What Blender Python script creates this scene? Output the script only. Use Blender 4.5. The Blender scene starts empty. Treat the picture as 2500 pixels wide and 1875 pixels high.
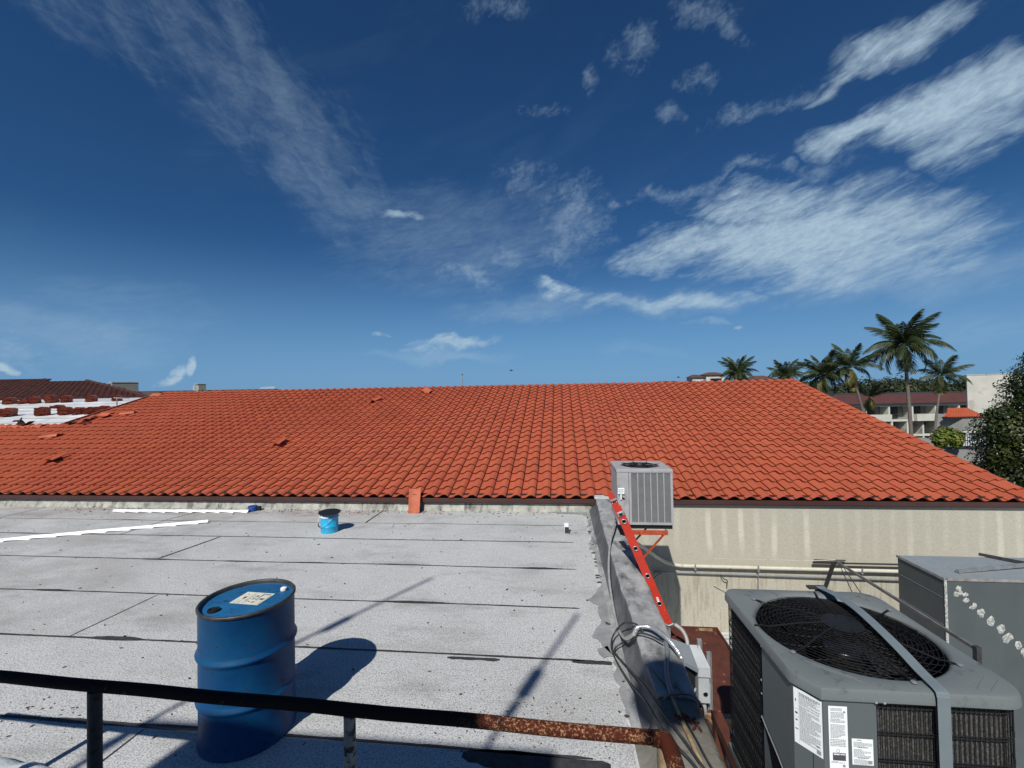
import bpy, bmesh, math, random
from mathutils import Vector, Matrix, noise
random.seed(7)
S = bpy.context.scene
COL = S.collection
PI = math.pi
R = math.radians

# ------------------------------------------------------------------ camera
cam_d = bpy.data.cameras.new('camera'); cam = bpy.data.objects.new('camera', cam_d)
COL.objects.link(cam); S.camera = cam
cam_d.sensor_width = 36; cam_d.lens = 36 * 1082.4 / 2500
cam_d.clip_start = .05; cam_d.clip_end = 6000
fw = Vector((-.108, .994, .0181)).normalized(); rt = Vector((.994, .108, -.0188))
rt = (rt - fw * rt.dot(fw)).normalized(); up = rt.cross(fw)
cam.matrix_world = Matrix(((rt.x, up.x, -fw.x, .848), (rt.y, up.y, -fw.y, -7.81), (rt.z, up.z, -fw.z, 2.24), (0, 0, 0, 1)))

# ------------------------------------------------------------------ light
SUN_DIR = Vector((.275, 1, -1.06)).normalized()          # the way the light travels
sd = bpy.data.lights.new('sun', 'SUN'); sun = bpy.data.objects.new('sun', sd); COL.objects.link(sun)
sd.energy = 5.0; sd.angle = R(.5); sd.color = (1, .955, .89)
sun.rotation_euler = SUN_DIR.to_track_quat('-Z', 'Y').to_euler(); sun.location = (-5, -20, 20)
S.view_settings.view_transform = 'Standard'; S.view_settings.look = 'None'
S.view_settings.exposure = 0.0; S.view_settings.gamma = 1; S.view_settings.use_curve_mapping = False

W = bpy.data.worlds.new('World'); S.world = W; W.use_nodes = True
nt = W.node_tree; nt.nodes.clear()
def N(t, **k):
    n = nt.nodes.new(t)
    for a, b in k.items(): setattr(n, a, b)
    return n
def LK(a, b): nt.links.new(a, b)
def MA(op, a, b=None, clamp=False):
    n = N('ShaderNodeMath', operation=op, use_clamp=clamp)
    for i, s in enumerate((a, b)):
        if s is None: continue
        if isinstance(s, (int, float)): n.inputs[i].default_value = s
        else: LK(s, n.inputs[i])
    return n.outputs[0]
sky = N('ShaderNodeTexSky', sky_type='NISHITA'); sky.sun_disc = False
sky.sun_elevation = math.asin(-SUN_DIR.z); sky.sun_rotation = R(195.4)
sky.altitude = 0; sky.air_density = 1.0; sky.dust_density = .35; sky.ozone_density = 4.0
hsv = N('ShaderNodeHueSaturation'); hsv.inputs['Saturation'].default_value = 1.03
tint = N('ShaderNodeMix', data_type='RGBA', blend_type='MULTIPLY'); tint.inputs['Factor'].default_value = 1; LK(sky.outputs[0], tint.inputs['A']); tint.inputs['B'].default_value = (.36, .63, .88, 1)
LK(tint.outputs['Result'], hsv.inputs['Color'])
gam = N('ShaderNodeGamma'); gam.inputs[1].default_value = 1.0
LK(hsv.outputs[0], gam.inputs[0])
tc = N('ShaderNodeTexCoord'); sx = N('ShaderNodeSeparateXYZ'); LK(tc.outputs['Generated'], sx.inputs[0])
az = MA('ARCTAN2', sx.outputs[0], sx.outputs[1]); el = MA('ARCSINE', sx.outputs[2])
cv = N('ShaderNodeCombineXYZ'); LK(az, cv.inputs[0]); LK(el, cv.inputs[1])
wn = N('ShaderNodeTexNoise'); wn.inputs['Scale'].default_value = 9; wn.inputs['Detail'].default_value = 5; LK(cv.outputs[0], wn.inputs['Vector'])
ws = N('ShaderNodeVectorMath', operation='SUBTRACT'); LK(wn.outputs['Color'], ws.inputs[0]); ws.inputs[1].default_value = (.5, .5, .5)
wm = N('ShaderNodeVectorMath', operation='MULTIPLY'); LK(ws.outputs[0], wm.inputs[0]); wm.inputs[1].default_value = (.15, .10, 0)
wa = N('ShaderNodeVectorMath', operation='ADD'); LK(cv.outputs[0], wa.inputs[0]); LK(wm.outputs[0], wa.inputs[1])
CL = [(0.483, 0.268, -0.113, 0.3304, 0.1172, 1.0, 0), (0.307, 0.297, -3.049, 0.2431, 0.0667, 0.9, 0), (0.409, 0.34, 2.891, 0.2664, 0.0564, 0.75, 0), (0.609, 0.256, -0.082, 0.1595, 0.0903, 0.8, 0), (0.665, 0.416, 0.009, 0.1567, 0.0624, 1.0, 0), (0.564, 0.418, 3.061, 0.1426, 0.0315, 0.9, 0), (0.732, 0.416, 0.21, 0.092, 0.0679, 0.9, 0), (0.696, 0.369, -0.038, 0.1137, 0.0547, 0.75, 0), (0.617, 0.525, 0.098, 0.1409, 0.0447, 0.9, 0), (0.547, 0.511, -2.944, 0.0878, 0.0279, 0.75, 0), (0.398, 0.507, -3.069, 0.1153, 0.0224, 0.8, 2), (0.461, 0.504, -2.967, 0.0644, 0.018, 0.8, 2), (0.274, 0.406, -3.06, 0.2216, 0.0229, 0.8, 2), (0.399, 0.414, 3.062, 0.0389, 0.021, 1.0, 2), (0.446, 0.401, 0.034, 0.0256, 0.019, 1.0, 2), (0.345, 0.409, 3.112, 0.071, 0.0146, 0.8, 2), (0.494, 0.376, 0.248, 0.0963, 0.0363, 0.7, 2), (0.131, 0.395, -3.092, 0.0407, 0.0185, 0.9, 2), (-0.59, 0.516, -0.682, 0.408, 0.1411, 0.9, 1), (-0.754, 0.595, -0.446, 0.2961, 0.1308, 0.75, 1), (-0.469, 0.42, -0.449, 0.1559, 0.0681, 1.0, 1), (-0.345, 0.371, 0.096, 0.0613, 0.0147, 0.6, 0), (-0.876, 0.561, -0.291, 0.21, 0.0588, 0.6, 1), (-0.193, 0.264, -0.281, 0.0877, 0.0388, 1.0, 2), (-0.235, 0.281, -0.081, 0.042, 0.0204, 0.9, 2), (-0.093, 0.3, -0.148, 0.0428, 0.0291, 1.0, 2), (0.023, 0.354, 1.05, 0.1457, 0.0844, 0.95, 2), (-0.074, 0.452, -0.217, 0.1009, 0.0527, 0.7, 2), (0.006, 0.289, -0.351, 0.0442, 0.0378, 0.9, 2), (0.1, 0.366, 0.812, 0.0607, 0.0745, 0.6, 2), (0.231, 0.181, -0.12, 0.2879, 0.0374, 1.0, 4), (0.194, 0.189, -0.116, 0.3287, 0.0261, 0.62, 0), (-0.022, 0.226, -0.164, 0.0776, 0.0209, 0.9, 0), (0.32, 0.129, -0.124, 0.0577, 0.0112, 1.0, 4), (-0.059, 0.187, 0.115, 0.2513, 0.0459, 0.9, 4), (0.172, 0.087, -0.017, 0.1265, 0.021, 0.6, 4), (-0.243, 0.111, 0.043, 0.1333, 0.0169, 0.85, 0), (-0.258, 0.087, -0.044, 0.2244, 0.0185, 1.0, 4), (-0.397, 0.138, 0.019, 0.0366, 0.0074, 0.55, 0), (0.375, 0.114, -0.081, 0.0166, 0.0055, 0.5, 0), (-0.893, 0.107, -0.135, 0.2224, 0.0551, 0.8, 4), (-0.952, 0.074, -0.449, 0.0503, 0.0336, 1.0, 2), (-0.956, 0.048, 0.026, 0.0156, 0.0104, 1.1, 3), (-0.743, 0.046, 0.278, 0.0173, 0.0211, 1.2, 3), (-0.765, 0.035, 0.355, 0.023, 0.0158, 1.0, 3), (-0.627, 0.014, -0.014, 0.0161, 0.0054, 0.9, 3), (0.178, 0.649, 0.396, 0.0718, 0.0534, 0.9, 2), (0.302, 0.572, -0.455, 0.0585, 0.0222, 0.8, 2), (0.255, 0.541, -0.34, 0.0518, 0.0281, 0.95, 2), (-0.12, 0.72, 0.045, 0.1147, 0.0278, 0.7, 2), (0.319, 0.669, -0.613, 0.1367, 0.0369, 0.8, 2), (0.096, 0.594, -1.111, 0.029, 0.0307, 0.8, 2), (-0.019, 0.567, 0.078, 0.0708, 0.0208, 0.6, 2), (0.647, 0.174, -3.121, 0.2446, 0.0504, 0.9, 4), (0.557, 0.19, 0.06, 0.2277, 0.0606, 0.8, 4), (-0.213, 0.331, 0.027, 0.4215, 0.1597, 0.7, 4), (-0.837, 0.134, 0.03, 0.2239, 0.1044, 0.5, 4), (0.722, 0.09, 3.14, 0.184, 0.0631, 0.5, 4)]
def patches(g, src):
    tot = None
    for (x, y, t, a, b, am, gg) in CL:
        if gg != g: continue
        m = N('ShaderNodeMapping', vector_type='TEXTURE'); m.inputs['Location'].default_value = (x, y, 0)
        m.inputs['Rotation'].default_value = (0, 0, t); m.inputs['Scale'].default_value = (a, b, 1); LK(src, m.inputs['Vector'])
        gr = N('ShaderNodeTexGradient', gradient_type='SPHERICAL'); LK(m.outputs[0], gr.inputs[0])
        k = MA('MULTIPLY', MA('MULTIPLY', gr.outputs['Fac'], 1.35, clamp=True), am)
        tot = k if tot is None else MA('MAXIMUM', tot, k)
    return tot
def fib(rot, sc, det=8, rough=.62, dist=.6, lo=.35, hi=.7, src=None):
    m = N('ShaderNodeMapping', vector_type='TEXTURE'); m.inputs['Rotation'].default_value = (0, 0, rot); m.inputs['Scale'].default_value = sc
    LK(src or cv.outputs[0], m.inputs['Vector'])
    n = N('ShaderNodeTexNoise'); n.inputs['Scale'].default_value = 1; n.inputs['Detail'].default_value = det
    n.inputs['Roughness'].default_value = rough; n.inputs['Distortion'].default_value = dist; LK(m.outputs[0], n.inputs['Vector'])
    r = N('ShaderNodeMapRange', interpolation_type='SMOOTHSTEP'); r.inputs['From Min'].default_value = lo; r.inputs['From Max'].default_value = hi
    LK(n.outputs['Fac'], r.inputs['Value']); return r.outputs[0]
fine = fib(.25, (.016, .007, 1), det=6, lo=.30, hi=.70)
fA = MA('ADD', MA('MULTIPLY', fib(.12, (.20, .045, 1), lo=.25, hi=.75, dist=.3), .6), MA('MULTIPLY', fib(.30, (.045, .013, 1), lo=.3, hi=.7), .4))
fB = MA('ADD', MA('MULTIPLY', fib(-.85, (.16, .06, 1), lo=.28, hi=.72), .6), MA('MULTIPLY', fib(-.2, (.04, .018, 1), lo=.33, hi=.7), .4))
fC = MA('ADD', MA('MULTIPLY', fib(.2, (.05, .026, 1), lo=.3, hi=.68), .6), MA('MULTIPLY', fib(.6, (.018, .012, 1), lo=.33, hi=.7), .4))
fD = fib(.1, (.03, .02, 1), lo=.15, hi=.6)
dens = None
#            erosion  lower  upper   strength
for g, f, er, lo, hi, A_ in ((0, fA, .75, .08, 1.15, 1.0), (1, fB, .9, .15, 1.6, .26), (2, fC, 1.1, .12, 2.0, .46), (3, fD, .9, .2, 1.4, .95), (4, fA, .5, .05, 1.4, .34)):
    p_ = patches(g, wa.outputs[0])
    q_ = MA('MULTIPLY', MA('ADD', p_, MA('MULTIPLY', MA('SUBTRACT', f, .5), er)), MA('MULTIPLY', p_, 4, clamp=True))
    r_ = N('ShaderNodeMapRange', interpolation_type='SMOOTHSTEP'); r_.inputs['From Min'].default_value = lo; r_.inputs['From Max'].default_value = hi; LK(q_, r_.inputs['Value'])
    k = MA('MULTIPLY', MA('MULTIPLY', r_.outputs[0], A_), MA('ADD', MA('MULTIPLY', fine, .25), .78))
    dens = k if dens is None else MA('ADD', dens, MA('MULTIPLY', k, MA('SUBTRACT', 1, dens, clamp=True)))
wisp = MA('MULTIPLY', MA('MULTIPLY', fib(.4, (.9, .35, 1), det=5, lo=.45, hi=.8), fib(.3, (.3, .06, 1), lo=.35, hi=.75)), .10)
dens = MA('ADD', dens, wisp)
hzn = N('ShaderNodeMapRange'); hzn.inputs['From Min'].default_value = -.02; hzn.inputs['From Max'].default_value = .10; LK(el, hzn.inputs['Value'])
mixf = N('ShaderNodeMapRange'); mixf.inputs['To Max'].default_value = .93
LK(dens, mixf.inputs['Value'])
SKY_STRENGTH = .063
hf = N('ShaderNodeMapRange', interpolation_type='SMOOTHSTEP'); hf.inputs['From Min'].default_value = .32; hf.inputs['From Max'].default_value = -.02; hf.inputs['To Max'].default_value = .75; LK(el, hf.inputs['Value'])
hm = N('ShaderNodeMix', data_type='RGBA'); LK(hf.outputs[0], hm.inputs['Factor']); LK(gam.outputs[0], hm.inputs['A']); hm.inputs['B'].default_value = (.175 / SKY_STRENGTH, .36 / SKY_STRENGTH, .63 / SKY_STRENGTH, 1)
mx = N('ShaderNodeMix', data_type='RGBA'); LK(mixf.outputs[0], mx.inputs['Factor']); LK(hm.outputs['Result'], mx.inputs['A'])
mx.inputs['B'].default_value = (.42 / SKY_STRENGTH, .56 / SKY_STRENGTH, .67 / SKY_STRENGTH, 1)
bg = N('ShaderNodeBackground'); bg.inputs['Strength'].default_value = SKY_STRENGTH; LK(mx.outputs['Result'], bg.inputs['Color'])
wo = N('ShaderNodeOutputWorld'); LK(bg.outputs[0], wo.inputs[0])

# ------------------------------------------------------------------ helpers
def tag(o, label=None, cat=None, group=None, kind=None):
    if label: o['label'] = label
    if cat: o['category'] = cat
    if group: o['group'] = group
    if kind: o['kind'] = kind
    return o
def empty(name, loc=(0, 0, 0), label=None, cat=None, group=None, kind=None, rz=0, parent=None):
    o = bpy.data.objects.new(name, None); COL.objects.link(o); o.location = loc; o.rotation_euler = (0, 0, rz)
    o.empty_display_size = .2
    if parent: o.parent = parent
    return tag(o, label, cat, group, kind)
class MB:
    def __init__(s): s.v = []; s.f = []
    def add(s, vs, fs):
        n = len(s.v); s.v += [tuple(p) for p in vs]; s.f += [tuple(i + n for i in f) for f in fs]; return s
    def box(s, c, d, rot=None):
        x, y, z = (k / 2 for k in d)
        P = [Vector(q) for q in ((-x,-y,-z),(x,-y,-z),(x,y,-z),(-x,y,-z),(-x,-y,z),(x,-y,z),(x,y,z),(-x,y,z))]
        if rot is not None: P = [rot @ p for p in P]
        P = [p + Vector(c) for p in P]
        return s.add(P, [(0,3,2,1),(4,5,6,7),(0,1,5,4),(1,2,6,5),(2,3,7,6),(3,0,4,7)])
    def bb(s, a, b): # box from min to max corner
        return s.box([(a[i] + b[i]) / 2 for i in range(3)], [abs(b[i] - a[i]) for i in range(3)])
    def bar(s, a, b, w, h=None, upv=(0, 0, 1)):
        a, b = Vector(a), Vector(b); d = (b - a); L = d.length; d.normalize()
        u = Vector(upv)
        if abs(u.dot(d)) > .98: u = Vector((0, 1, 0))
        sd_ = d.cross(u).normalized(); u = sd_.cross(d)
        M = Matrix((d, sd_, u)).transposed()
        return s.box((a + b) / 2, (L, w, h or w), M)
    def tube(s, pts, r, seg=8, caps=True):
        pts = [Vector(p) for p in pts]; n = len(pts); base = len(s.v); prev = None
        for i, p in enumerate(pts):
            d = (pts[min(i+1, n-1)] - pts[max(i-1, 0)]).normalized()
            if prev is None:
                u = Vector((0, 0, 1)) if abs(d.z) < .9 else Vector((1, 0, 0)); u = (u - d * u.dot(d)).normalized()
            else: u = (prev - d * prev.dot(d)).normalized()
            prev = u; w = d.cross(u); rr = r[i] if isinstance(r, (list, tuple)) else r
            for k in range(seg):
                a = 2 * PI * k / seg; s.v.append(tuple(p + (u * math.cos(a) + w * math.sin(a)) * rr))
        for i in range(n - 1):
            for k in range(seg):
                a = base + i * seg + k; b = base + i * seg + (k + 1) % seg
                s.f.append((a, b, b + seg, a + seg))
        if caps:
            s.f.append(tuple(base + k for k in range(seg))[::-1]); s.f.append(tuple(base + (n - 1) * seg + k for k in range(seg)))
        return s
    def lathe(s, prof, seg=32, c=(0, 0, 0), cap0=True, cap1=True):
        base = len(s.v); n = len(prof)
        for (r, z) in prof:
            for k in range(seg):
                a = 2 * PI * k / seg; s.v.append((c[0] + r * math.cos(a), c[1] + r * math.sin(a), c[2] + z))
        for i in range(n - 1):
            for k in range(seg):
                a = base + i * seg + k; b = base + i * seg + (k + 1) % seg
                s.f.append((a, b, b + seg, a + seg))
        if cap0: s.f.append(tuple(base + k for k in range(seg))[::-1])
        if cap1: s.f.append(tuple(base + (n - 1) * seg + k for k in range(seg)))
        return s
    def prism(s, poly, z0, z1): # CCW polygon
        n = len(poly); b = len(s.v)
        s.v += [(p[0], p[1], z0) for p in poly] + [(p[0], p[1], z1) for p in poly]
        s.f.append(tuple(b + i for i in range(n))[::-1]); s.f.append(tuple(b + n + i for i in range(n)))
        for i in range(n): j = (i + 1) % n; s.f.append((b + i, b + j, b + n + j, b + n + i))
        return s
    def grid(s, rows):
        b = len(s.v); m = len(rows[0])
        for r in rows: s.v += [tuple(p) for p in r]
        for i in range(len(rows) - 1):
            for k in range(m - 1):
                a = b + i * m + k; s.f.append((a, a + 1, a + 1 + m, a + m))
        return s
    def mesh(s, name, m=None, smooth=False):
        me = bpy.data.meshes.new(name); me.from_pydata(s.v, [], s.f); me.validate(); me.update()
        if m: me.materials.append(m)
        if smooth:
            me.shade_smooth()
            if smooth != 'all':
                me.set_sharp_from_angle(angle=R(38))
        return me
    def build(s, name, m, parent=None, smooth=False, bevel=0, **k):
        o = bpy.data.objects.new(name, s.mesh(name, m, smooth)); COL.objects.link(o)
        if parent: o.parent = parent; 
        if bevel:
            b = o.modifiers.new('b', 'BEVEL'); b.width = bevel; b.segments = 2; b.limit_method = 'ANGLE'
        return tag(o, **k)
def inst(name, me, loc, rot=(0, 0, 0), parent=None, scale=None):
    o = bpy.data.objects.new(name, me); COL.objects.link(o); o.location = loc; o.rotation_euler = rot
    if scale: o.scale = scale if isinstance(scale, (tuple, list)) else (scale,) * 3
    if parent: o.parent = parent
    return o
def smoothpath(pts, n=6):
    P = [Vector(p) for p in pts]; P = [P[0] * 2 - P[1]] + P + [P[-1] * 2 - P[-2]]; out = []
    for i in range(1, len(P) - 2):
        a, b, c, d = P[i-1:i+3]
        for k in range(n):
            t = k / n
            out.append(.5 * ((2*b) + (c-a)*t + (2*a-5*b+4*c-d)*t*t + (3*b-a-3*c+d)*t**3))
    out.append(P[-2]); return out

# ------------------------------------------------------------------ materials
MATS = {}
def mat(name, col, rough=.7, metal=0., col2=None, nscale=6, nlo=.35, nhi=.7, bump=0., bscale=60, spec=.5, speck=None, coat=0, src='pos', stretch=None, dirt=None):
    """base colour with a noise mix to col2, optional fine specks (colour, scale, lo, hi), optional dirt (colour, scale, lo, hi), bump"""
    m = bpy.data.materials.new(name); m.use_nodes = True; t = m.node_tree; b = t.nodes['Principled BSDF']
    b.inputs['Roughness'].default_value = rough; b.inputs['Metallic'].default_value = metal; b.inputs['Specular IOR Level'].default_value = spec
    if coat: b.inputs['Coat Weight'].default_value = coat
    def nn(ty, **k):
        n = t.nodes.new(ty)
        for a, c in k.items(): setattr(n, a, c)
        return n
    if src == 'pos': vec = nn('ShaderNodeNewGeometry').outputs['Position']
    else: vec = nn('ShaderNodeTexCoord').outputs['Object']
    def nz(scale, lo, hi, det=6, st=None, off=0):
        v = vec
        if st or off:
            mp = nn('ShaderNodeMapping'); mp.inputs['Scale'].default_value = st or (1, 1, 1); mp.inputs['Location'].default_value = (off, off, off); t.links.new(vec, mp.inputs[0]); v = mp.outputs[0]
        n = nn('ShaderNodeTexNoise'); n.inputs['Scale'].default_value = scale; n.inputs['Detail'].default_value = det; n.inputs['Roughness'].default_value = .6; t.links.new(v, n.inputs['Vector'])
        r = nn('ShaderNodeMapRange'); r.inputs['From Min'].default_value = lo; r.inputs['From Max'].default_value = hi; t.links.new(n.outputs['Fac'], r.inputs['Value'])
        return r.outputs[0], n.outputs['Fac']
    cur = nn('ShaderNodeRGB').outputs[0]; cur.default_value = (*col, 1)
    def mix(fac, c2):
        nonlocal cur
        x = nn('ShaderNodeMix', data_type='RGBA'); t.links.new(fac, x.inputs['Factor']); t.links.new(cur, x.inputs['A']); x.inputs['B'].default_value = (*c2, 1); cur = x.outputs['Result']
    if col2: mix(nz(nscale, nlo, nhi, st=stretch)[0], col2)
    if dirt: mix(nz(dirt[1], dirt[2], dirt[3], st=dirt[4] if len(dirt) > 4 else None, off=7.3)[0], dirt[0])
    if speck: mix(nz(speck[1], speck[2], speck[3], det=2, off=3.1)[0], speck[0])
    t.links.new(cur, b.inputs['Base Color'])
    if bump:
        _, f = nz(bscale, 0, 1, det=4); bp = nn('ShaderNodeBump'); bp.inputs['Strength'].default_value = 1; bp.inputs['Distance'].default_value = bump
        t.links.new(f, bp.inputs['Height']); t.links.new(bp.outputs[0], b.inputs['Normal'])
    MATS[name] = m; return m
def nodes_of(m):
    t = m.node_tree
    def nn(ty, **k):
        n = t.nodes.new(ty)
        for a, c in k.items(): setattr(n, a, c)
        return n
    return t, nn, t.nodes['Principled BSDF']
PITCH, EXPO, ALPHA, EV, EZ = .2760, .3376, R(15.776), .42, .242
# terracotta: each tile its own shade (from its course and column), pale scuffs
def tile_material(name, base, vary, scuff=.5, scuffcol=(.75, .38, .25)):
    m = mat(name, base, rough=.62, bump=.0015, bscale=140, spec=.35); t, nn, b = nodes_of(m)
    pos = nn('ShaderNodeNewGeometry').outputs['Position']
    mp = nn('ShaderNodeVectorMath', operation='ADD'); t.links.new(pos, mp.inputs[0]); mp.inputs[1].default_value = (.154 + .02 - PITCH * .37, -EV, 0)
    dv = nn('ShaderNodeVectorMath', operation='DIVIDE'); t.links.new(mp.outputs[0], dv.inputs[0]); dv.inputs[1].default_value = (PITCH, EXPO * math.cos(ALPHA), 1e4)
    fl = nn('ShaderNodeVectorMath', operation='FLOOR'); t.links.new(dv.outputs[0], fl.inputs[0])
    wh = nn('ShaderNodeTexWhiteNoise', noise_dimensions='3D'); t.links.new(fl.outputs[0], wh.inputs['Vector'])
    mr = nn('ShaderNodeMapRange'); mr.inputs['To Min'].default_value = 1 - vary; mr.inputs['To Max'].default_value = 1 + vary; t.links.new(wh.outputs['Value'], mr.inputs['Value'])
    n1 = nn('ShaderNodeTexNoise'); n1.inputs['Scale'].default_value = 1.3; n1.inputs['Detail'].default_value = 4; t.links.new(pos, n1.inputs['Vector'])
    r1 = nn('ShaderNodeMapRange'); r1.inputs['From Min'].default_value = .3; r1.inputs['From Max'].default_value = .7; r1.inputs['To Min'].default_value = .93; r1.inputs['To Max'].default_value = 1.07; t.links.new(n1.outputs['Fac'], r1.inputs['Value'])
    pr = nn('ShaderNodeMath', operation='MULTIPLY'); t.links.new(mr.outputs[0], pr.inputs[0]); t.links.new(r1.outputs[0], pr.inputs[1])
    hs = nn('ShaderNodeHueSaturation'); hs.inputs['Color'].default_value = (*base, 1); t.links.new(pr.outputs[0], hs.inputs['Value'])
    hr = nn('ShaderNodeMapRange'); hr.inputs['To Min'].default_value = .4975; hr.inputs['To Max'].default_value = .5035; t.links.new(wh.outputs['Color'], hr.inputs['Value']); t.links.new(hr.outputs[0], hs.inputs['Hue'])
    n3 = nn('ShaderNodeTexNoise'); n3.inputs['Scale'].default_value = 60; n3.inputs['Detail'].default_value = 3; t.links.new(pos, n3.inputs['Vector'])
    r3 = nn('ShaderNodeMapRange'); r3.inputs['From Min'].default_value = .35; r3.inputs['From Max'].default_value = .65; r3.inputs['To Min'].default_value = .9; r3.inputs['To Max'].default_value = 1.08; t.links.new(n3.outputs['Fac'], r3.inputs['Value'])
    m3 = nn('ShaderNodeMix', data_type='RGBA', blend_type='MULTIPLY'); m3.inputs['Factor'].default_value = 1; t.links.new(hs.outputs[0], m3.inputs['A']); t.links.new(r3.outputs[0], m3.inputs['B'])
    # scuffs, more of them toward the right of the field
    ms = nn('ShaderNodeMapping'); ms.inputs['Scale'].default_value = (9, 3.2, 3.2); ms.inputs['Rotation'].default_value = (0, 0, .25); t.links.new(pos, ms.inputs[0])
    n2 = nn('ShaderNodeTexNoise'); n2.inputs['Scale'].default_value = 1.5; n2.inputs['Detail'].default_value = 8; n2.inputs['Roughness'].default_value = .75; t.links.new(ms.outputs[0], n2.inputs['Vector'])
    r2 = nn('ShaderNodeMapRange'); r2.inputs['From Min'].default_value = .655; r2.inputs['From Max'].default_value = .74; t.links.new(n2.outputs['Fac'], r2.inputs['Value'])
    sp = nn('ShaderNodeSeparateXYZ'); t.links.new(pos, sp.inputs[0])
    rx = nn('ShaderNodeMapRange'); rx.inputs['From Min'].default_value = -3; rx.inputs['From Max'].default_value = 2; rx.inputs['To Min'].default_value = .15; rx.inputs['To Max'].default_value = 1; t.links.new(sp.outputs[0], rx.inputs['Value'])
    mm = nn('ShaderNodeMath', operation='MULTIPLY'); t.links.new(r2.outputs[0], mm.inputs[0]); t.links.new(rx.outputs[0], mm.inputs[1])
    mk = nn('ShaderNodeMath', operation='MULTIPLY'); t.links.new(mm.outputs[0], mk.inputs[0]); mk.inputs[1].default_value = scuff
    mx_ = nn('ShaderNodeMix', data_type='RGBA'); t.links.new(mk.outputs[0], mx_.inputs['Factor']); t.links.new(m3.outputs['Result'], mx_.inputs['A']); mx_.inputs['B'].default_value = (*scuffcol, 1)
    t.links.new(mx_.outputs['Result'], b.inputs['Base Color']); return m
M_TILE = tile_material('terracotta', (.395, .090, .043), .055, .85, (.70, .40, .28))
M_TILE_OLD = tile_material('terracotta_dull', (.36, .095, .05), .16, .5)
M_TILE_DARK = tile_material('terracotta_dark', (.075, .028, .021), .25, .2, (.16, .08, .06))
M_FASCIA = mat('fascia_brown', (.060, .026, .021), rough=.45, col2=(.045, .02, .016), nscale=3)
M_UNDER = mat('tile_closure', (.13, .035, .022), rough=.8, col2=(.05, .02, .015), nscale=5)
M_DECK = mat('deck_felt', (.030, .010, .008), rough=.9)
M_CURB = mat('curb_plaster', (.42, .42, .37), rough=.85, col2=(.22, .225, .20), nscale=5, nlo=.35, nhi=.65, bump=.02, bscale=14, dirt=((.10, .10, .09), 5.2, .52, .68, (1.6, 1, .6)))
# roof membrane: silver mineral granules
M_ROOF = mat('granule_membrane', (.55, .56, .555), rough=.85, col2=(.49, .50, .495), nscale=.9, nlo=.35, nhi=.68, bump=.005, bscale=110,
             speck=((.12, .125, .125), 85, .44, .76), dirt=((.24, .232, .215), 1.3, .53, .80, (.7, 1.7, 1)))
M_ROOF_W = mat('roof_coating_white', (.66, .68, .69), rough=.8, col2=(.42, .44, .44), nscale=2.2, bump=.004, bscale=30, dirt=((.12, .12, .12), 1.6, .54, .7, (.25, 4, 1)))
M_TAR = mat('bitumen', (.018, .019, .021), rough=.75, col2=(.045, .047, .05), nscale=14, bump=.004, bscale=60)
M_PAR = mat('parapet_coating', (.24, .248, .245), rough=.8, col2=(.37, .375, .37), nscale=4.5, nlo=.42, nhi=.66, bump=.008, bscale=22, dirt=((.08, .085, .09), 7, .5, .68, (1, .5, 1.5)), speck=((.42, .42, .41), 40, .64, .72))
M_PARD = mat('parapet_foot_coating', (.075, .08, .082), rough=.7, col2=(.15, .155, .16), nscale=3.2, nlo=.42, nhi=.7, bump=.012, bscale=9)
M_CONC = mat('raw_concrete', (.20, .195, .165), rough=.9, col2=(.115, .11, .09), nscale=5, bump=.006, bscale=30, dirt=((.06, .05, .035), 6, .6, .7))
M_PATCH = mat('roof_patch_light', (.52, .53, .52), rough=.85, col2=(.40, .41, .40), nscale=9, bump=.012, bscale=28, speck=((.09, .09, .09), 22, .64, .70))
M_MASTIC = mat('roof_mastic', (.19, .20, .205), rough=.8, col2=(.29, .30, .30), nscale=5, bump=.006, bscale=25)

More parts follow.
